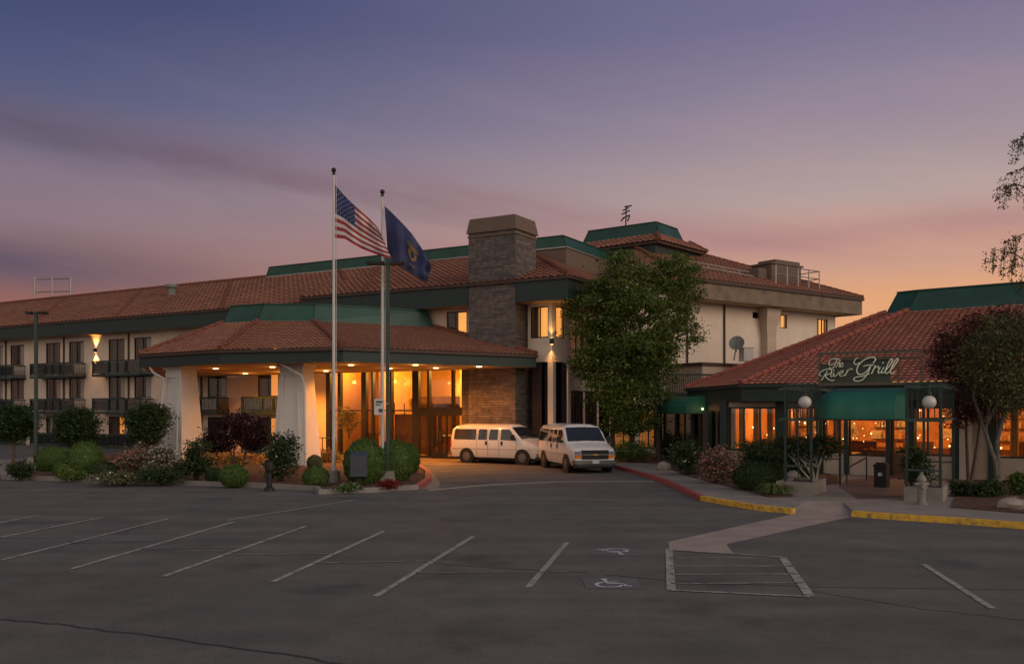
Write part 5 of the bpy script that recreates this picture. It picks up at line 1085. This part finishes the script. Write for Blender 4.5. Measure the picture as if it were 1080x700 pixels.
def lamppost(x, base, toprow, Y, lab, arm0, arm1, bh, bw):
    X = (x-HX)/FP*Y; zt = CH+(HY-toprow)/FP*Y; t = thing('lamp_post', lab, 'lamp post', (X, Y, .1), 0, 'green car park lamp posts')
    b = MB(); b.box(Fr(X,Y,0), -.06, .06, -.06, .06, .1+bh, zt); b.build('pole', M['green_pole'], t)
    b = MB(); v = [(X+i*w, Y+j*w, z) for z, w in ((.05,bw), (.1+bh,bw*.8)) for i, j in ((-1,-1),(1,-1),(1,1),(-1,1))]; b.add(v, [(0,3,2,1),(4,5,6,7),(0,1,5,4),(1,2,6,5),(2,3,7,6),(3,0,4,7)]); b.build('footing', M['concrete'], t)
    a0 = (arm0-HX)/FP*Y; a1 = (arm1-HX)/FP*Y
    for s0, s1 in ((a0, X-.12), (X+.12, a1)): b = MB(); b.box(Fr(0,Y,0), s0, s1, -.2, .2, zt-.02, zt+.07); b.build('lamp_head', M['black'], t)
    b = MB(); b.box(Fr(0,Y,0), X-.12, X+.12, -.05, .05, zt-.03, zt+.05); b.build('bracket', M['green_pole'], t)
lamppost(38, 497, 330.5, 39.2, 'green lamp post at the left end of the island', 28.5, 49, .45, .30)
lamppost(409, 511, 278.5, 31.0, 'tall green lamp post beside the right flagpole', 387, 426, .40, .24)
c = P(400, 428.5, 30.8); t = thing('notice_sign', 'small white notice sign fixed to the green lamp post', 'sign', c)
b = MB(); b.box(Fr(c[0],c[1],0), -.17, .17, -.01, .01, c[2]-.28, c[2]+.26); b.build('plate', M['pole'], t); b = MB(); f = Fr(c[0],c[1],0)
b.box(f, -.11,.11,.011,.014,c[2]+.12,c[2]+.19); b.box(f, -.12,.05,.011,.014,c[2]+.04,c[2]+.08); b.box(f, -.02,.12,.011,.014,c[2]-.2,c[2]-.08); b.build('printing', M['blue_box'], t)
b = MB(); b.bar((c[0]+.1,c[1]+.02,c[2]+.1),(c[0]+.3,c[1]+.1,c[2]+.1), .03); b.build('bracket', M['metal'], t)
c = G(378.5, 512, .1); t = thing('drop_box', 'slate blue metal box on a pedestal before the clipped shrubs', 'box', c); f = Fr(c[0], c[1], 8)
b = MB(); b.box(f, -.27,.27,-.22,.22,.42,1.10); v = [f.p(a,bb,z) for a,bb,z in ((-.27,-.22,1.101),(.27,-.22,1.101),(.27,.22,1.101),(-.27,.22,1.101),(-.27,-.2,1.22),(.27,-.2,1.22))]; b.add(v, [(0,1,5,4),(3,2,5,4),(0,4,3),(1,2,5)]); b.build('box_body', M['blue_box'], t)
b = MB(); b.box(f, -.19,.19,.221,.235,.62,1.0); b.build('door', M['blue_box'], t); b = MB(); b.box(f, -.09,.09,-.09,.09,.1,.42); b.box(f, -.18,.18,-.18,.18,.09,.13); b.build('pedestal', M['black'], t)
c = G(284, 517.5, 0); t = thing('utility_post', 'black post with a bulky head standing at the island kerb', 'post', c); b = MB(); b.lathe(c[0], c[1], [(.16,0),(.15,.10),(.09,.14),(.08,.60),(.12,.64)], 14); b.build('shaft', M['black'], t); b = MB(); b.lathe(c[0], c[1], [(.13,.645),(.15,.78),(.13,.92),(.06,.98)], 14); b.build('head', M['black'], t, True)
# railing by the lobby front
t = thing('metal_railing', 'low dark metal railing between the right canopy column and the lobby glass', 'railing', FA.p(FA.t(340),1.8,0)); b = MB(); a0, a1 = FA.t(333,1.8), FA.t(354,1.8)
for z in (.35, 1.05): b.tube([FA.p(a0,1.8,z), FA.p(a1,1.8,z)], .03, 6)
b.build('rail', M['black'], t)
for i in range(4): a = a0+(a1-a0)*i/3; b = MB(); b.tube([FA.p(a,1.8,0), FA.p(a,1.8,1.07)], .03, 6); b.build('post', M['black'], t)
# ================================================================ PLANTS
BG = 'clipped round shrubs in the island bed'
for a in ((55,496,34,25,'rounded clipped shrub beside the left lamp post'), (89,501,37,35,'large round clipped shrub between the lamp post and the azalea'), (67,502,20,14,'small low shrub in front of two round shrubs at left'),
          (246,511,30,21,'low round clipped shrub in front of the maroon maple'), (333,512,27,20,'low clipped shrub left of the tall flagpole'), (226,508,18,15,'small dark clipped shrub left of the maroon maple','leafB'),
          (332,494,16,14,'small grey green clipped shrub at the foot of the canopy column','leafD')): ballbush(*a[:4], a[4], a[5] if len(a) > 5 else 'leafC')
ballbush(384,511.5,44,46,'biggest round clipped shrub behind the blue box', dy=.9); ballbush(415,508,42,42,'round clipped shrub right behind the green lamp post', dy=.7); ballbush(431,499,24,31,'rearmost round clipped shrub near the red kerb', dy=.5)
ballbush(108,504,32,17,'dark low mound at the foot of the azalea','leafB')
LG = 'loose shrubs in the island bed'
bush(147,502,62,34,'wide azalea with pale pink flowers left of the canopy column','leafD','pink',.22,130,group=LG); bush(170,506,34,38,'pale flowering shrub at the foot of the left canopy column','leafD','whitep',.14,80,group=LG)
bush(172,509,48,16,'low dark green shrub along the kerb below the left column','leafB',None,0,90,group=LG); bush(130,509,60,10,'low ground shrub along the kerb below the azalea','leafD','whitep',.04,60,group=LG); bush(22,504,24,17,'dark bush at the left tip of the island','leafB',None,0,70,group=LG)
bush(78,505,36,9,'yellow flowering low plants below the round shrubs','leafC','yel',.08,45,group=LG,stems=False)
bush(207,506,32,46,'tall dark green shrub right of the left canopy column','leafB',None,0,120,group=LG); bush(296,507,38,54,'tall dark shrub with white flowers in front of the right column','leafB','whitep',.03,150,group=LG)
bush(410,514.5,22,8,'low red flowers at the foot of the lamp post','redp','redp',.5,50,group=LG,stems=False,size=.06)
bush(368,517,26,6,'thin green plants with white flowers below the blue box','leafC','whitep',.08,35,group=LG,stems=False,size=.06)
bush(250,490,95,10,'low reddish bedding plants behind the maroon maple','leafB','redp',.12,50,group=LG,stems=False); bush(340,487,50,12,'low bedding plants glowing orange by the railing','leafD','redp',.2,60,group=LG,stems=False)
bush(195,500,60,12,'dark ground shrub behind the left canopy column','leafB',None,0,60,group=LG,stems=False)
X, Y, _ = G(250, 503, .1); s = FP/Y
tree('maple_tree', 'small dark maroon maple between the canopy columns', X, Y, [(X-.35,Y,1.75,.75,.7,.55), (X+.2,Y+.1,2.05,.7,.75,.5), (X+.6,Y-.1,1.6,.6,.6,.5), (X-.75,Y+.1,1.35,.45,.5,.4), (X+.9,Y,1.3,.35,.4,.3)], 'maple', [[(X,Y,0),(X-.1,Y,.5),(X-.3,Y,1.3)], [(X+.1,Y,0),(X+.2,Y,.5),(X+.4,Y,1.4)]], .05, 230, 50, .16, .08)
for i, (x, base, cy, w, h, lab) in enumerate(((14,493,447,52,46,'dark bushy tree at the far left of the hotel wing'), (82,492,452,46,54,'dark bushy tree before the lit wall lamp'), (156,492,448,46,54,'dark bushy tree nearest to the canopy on the left'))):
    X, Y, _ = G(x, base, 0); s = FP/Y; z = CH+(HY-cy)/s; rx = w/2/s; rz = h/2/s
    tree('small_tree', lab, X, Y, [(X,Y,z,rx*.8,rx*.8,rz*.85), (X-rx*.4,Y,z+.1,rx*.55,rx*.6,rz*.6), (X+rx*.4,Y+.1,z+.15,rx*.55,rx*.6,rz*.7)], 'leafB', [[(X,Y,0),(X+.05,Y,z-rz*.6),(X-.05,Y,z)]], .075, 330, 40, .17, .095, group='small dark trees along the hotel wing')
# the big tree by the vans
X, Y = 5.9, 43.8; s = FP/Y
def el_(x, y, w, h, dy=0, d=None): c = P(x, y, Y+dy); return (c[0], c[1], c[2], w/2/s, (d or w/2)/s, h/2/s)
ells = [el_(657,300,62,70,0), el_(712,303,58,76,.4), el_(628,335,56,78,.2), el_(675,345,90,90,-.3), el_(645,390,66,80,0), el_(684,388,52,78,.2), el_(668,430,70,60,0), el_(718,352,40,36,.3), el_(622,378,36,46,-.2), el_(732,352,16,30,0)]
tree('leafy_tree', 'big green leafy tree between the vans and the restaurant', X, Y, ells, 'leafA', [[(4.95,Y+.2,0),(4.9,Y+.2,1.4),(5.2,Y,3.2),(5.6,Y,5.0)], [(7.2,Y+.3,0),(7.1,Y+.2,1.6),(6.9,Y,3.2),(6.6,Y,5.5)]], .15, 620, 125, .29, .125, nlimbs=30)
bush(665,487,56,24,'light green shrub behind the front of the nearest van','leafC',None,0,120,z0=.13,group='loose shrubs on the right')
bush(704,484,36,30,'dark shrub at the trunk of the big leafy tree','leafB',None,0,90,z0=.13,group='loose shrubs on the right')
RG_ = 'loose shrubs in front of the restaurant'
bush(726,500,42,38,'dark rose bush with white blooms at the restaurant corner','leafB','whitep',.035,140,z0=.15,group=RG_); bush(757,509,44,40,'rose bush with pink blooms below the restaurant windows','leafD','pink',.24,150,z0=.15,group=RG_)
bush(800,498,76,36,'wide dark hedge under the left restaurant windows','leafB',None,0,190,z0=.15,group=RG_,stems=False); ballbush(800,516,54,30,'rounded green mound behind the strappy plant','leafB',z0=.15,group='rounded shrubs at the restaurant'); bush(843,507,46,40,'dense dark shrub left of the trellis frame','leafB',None,0,150,z0=.15,group=RG_)
c = G(817, 521, .15); n = 260; b = MB(); r_ = random.Random(9)
for k in range(n):
    a = r_.uniform(0, 6.28); r0 = r_.uniform(0, .25); L = r_.uniform(.3,.62); h = r_.uniform(.30,.60); x0, y0 = c[0]+r0*math.cos(a), c[1]+r0*math.sin(a); dx, dy = math.cos(a), math.sin(a); w = .018
    pts = [(x0+dx*L*u, y0+dy*L*u, .15+h*(1.9*u-1.75*u*u)*1.1) for u in (0,.3,.6,.85,1)]
    for i in range(4):
        w0, w1 = w*(1-i/4.5), w*(1-(i+1)/4.5); p, q = pts[i], pts[i+1]; b.poly((p[0]-dy*w0,p[1]+dx*w0,p[2]), (p[0]+dy*w0,p[1]-dx*w0,p[2]), (q[0]+dy*w1,q[1]-dx*w1,q[2]), (q[0]-dy*w1,q[1]+dx*w1,q[2]))
tag(b.build('strappy_plant', M['blade'], None, recalc=False), 'clump of long strap leaves arching over the pavement edge', 'plant')
# shrub with bare stems in the left frame
X, Y = 8.75, 26.6; tree('bare_stem_shrub', 'shrub with bare branching stems under the left trellis frame', X+.15, Y, [(X-.1,Y+.1,1.55,.62,.5,.36), (X+.55,Y+.3,1.5,.45,.45,.34), (X-.65,Y+.3,1.5,.45,.4,.34)], 'leafB',
   [[(X+.2,Y,.4),(X,Y,.85),(X-.35,Y+.1,1.4)], [(X+.22,Y,.4),(X+.3,Y,.9),(X+.55,Y+.2,1.4)], [(X+.2,Y,.4),(X+.15,Y+.1,.9),(X+.1,Y+.2,1.45)], [(X+.18,Y,.4),(X-.2,Y-.1,.8),(X-.6,Y,1.3)]], .035, 130, 34, .12, .075, cat='shrub', limb='birch', nlimbs=14)
X, Y = 11.2, 24.8; tree('planter_shrub', 'dark upright shrub growing in the right planter', X, Y, [(X,Y,.95,.28,.45,.45), (X,Y+.4,1.3,.2,.35,.4)], 'leafB', [[(X,Y,.4),(X,Y+.1,.9),(X-.1,Y+.2,1.4)]], .03, 110, 30, .10, .075, cat='shrub')
bush(1043,523,30,16,'low dark plants at the foot of the birch trunk','leafB',None,0,60,z0=.158,group=RG_); bush(1076,521,24,24,'bright leafed shrub at the right edge of the picture','leafC',None,0,70,z0=.158,group=RG_); bush(1015,522,26,14,'low dark plants behind the right planter','leafB',None,0,60,z0=.158,group=RG_)
def rock(x, base, w, h, lab, z0=.13):
    X, Y, _ = G(x, base, z0); s = FP/Y; b = MB(); n, m = 12, 7; r_ = random.Random(int(x)); b.ball((X, Y, z0+h/s*.35), (w/2/s, w/2.6/s, h/s*.65), n, m)
    b.v = [(p[0]+r_.uniform(-.04,.04), p[1]+r_.uniform(-.04,.04), p[2]+r_.uniform(-.03,.03)) for p in b.v]; tag(b.build('boulder', M['rock'], None, True), lab, 'boulder', 'boulders in the beds')
rock(700,495.5,15,9,'pale boulder beside the pavement near the vans'); rock(1068,537,30,13,'brown boulder beside the birch tree'); rock(837,510,16,14,'rounded boulder behind the strappy plant',.15)
# birch and plum at the right
X, Y = 14.9, 27.6
tree('birch_tree', 'pale trunked birch tree with drooping sprays at the right edge', X, Y, [(X-.1,Y-.3,4.7,.85,1.0,.7), (X-.7,Y-.4,4.1,.6,.8,.6), (X+.8,Y-.2,5.0,.9,1.1,.8), (X-.4,Y-.5,3.5,.7,.7,.5), (X+.6,Y-.3,3.9,.9,.9,.7), (X+.9,Y,3.1,.7,.7,.45), (X-.15,Y-.4,3.0,.55,.6,.4), (X+.3,Y-.3,2.7,.5,.5,.3), (X+2.2,Y+.2,6.2,.9,1.0,.8), (X+2.8,Y+.2,8.2,1.3,1.0,1.6)], 'birchleaf',
   [[(X-.02,Y,.1),(X-.1,Y,1.0),(X-.40,Y+.05,2.0),(X-.72,Y+.1,3.0),(X-.6,Y,4.0)], [(X+.03,Y,.2),(X-.02,Y+.05,1.6),(X+.35,Y,3.2),(X+1.4,Y,5.2),(X+2.4,Y,8.2)]], .085, 640, 50, .27, .075, limb='birch2', nlimbs=16, drop=1.5)
bt = bpy.data.objects['birch_tree']; b = MB(); pts = []; r_ = random.Random(21)
strands = []
for (x0, y0, x1, y1) in ((1100,150,1068,150), (1095,205,1054,197), (1095,285,1045,262), (1100,250,1062,255), (1100,180,1060,186)):
    p, q = P(x0,y0,Y), P(x1,y1,Y); mid = [(p[j]+q[j])/2+(0,0,.18)[j] for j in range(3)]; b.tube([p, mid, q], [.03,.018,.008], 5)
    for k in range(15):
        f = k/14; c = [p[j]+(q[j]-p[j])*f for j in range(3)]; c[1] += r_.uniform(-.5,.5); c[2] += .2*(1-(2*f-1)**2)
        L = r_.uniform(.35,1.15) if y0 > 240 else r_.uniform(.15,.75); e = (c[0]+r_.uniform(-.12,.05), c[1], c[2]-L); b.tube([c, e], [.008,.004], 4)
        for i in range(int(L*75)): g = r_.random(); pts.append((c[0]+(e[0]-c[0])*g+r_.gauss(0,.055), c[1]+r_.gauss(0,.05), c[2]-L*g+r_.gauss(0,.04)))
b.build('hanging_twigs', M['bark'], bt, recalc=False); leafmesh('hanging_leaves', np.array(pts), .072, ['birchleaf'], bt, drop=1)
X, Y = 14.5, 29.0
tree('plum_tree', 'dark red leaved plum tree beside the right trellis frame', X, Y, [(X+.3,Y,4.4,.9,.9,.9), (X-.35,Y,4.1,.7,.8,.8), (X-.35,Y,4.95,.45,.5,.5), (X-.8,Y-.1,4.4,.3,.4,.3), (X+.4,Y,3.1,.8,.8,.7), (X+1.4,Y+.2,4.9,.8,.8,.5), (X+.1,Y,2.4,.5,.6,.5), (X+1.3,Y+.3,5.3,1.0,.8,.6), (X+.5,Y,5.3,.5,.5,.45), (X+1.2,Y+.2,2.7,.7,.6,.5)], 'plum', [[(X+.2,Y,.1),(X+.15,Y,1.3),(X+.1,Y,2.6),(X+.2,Y,4.4)], [(X+.25,Y,.1),(X+.5,Y,1.6),(X+.7,Y,3.4),(X+.9,Y,4.6)]], .06, 420, 42, .18, .09, nlimbs=18)
# planted tree inside the lobby glass
a = FA.t(368,1.3); X, Y, _ = FA.p(a,1.3,0); t = tree('flowering_tree', 'small flowering tree in front of the left lobby glass', X, Y, [(X,Y,1.9,.55,.5,.5), (X-.1,Y,2.4,.4,.4,.4)], 'leafD', [[(X,Y,0),(X,Y,1),(X,Y,1.9)]], .04, 60, 30, .14, .085, nlimbs=6)
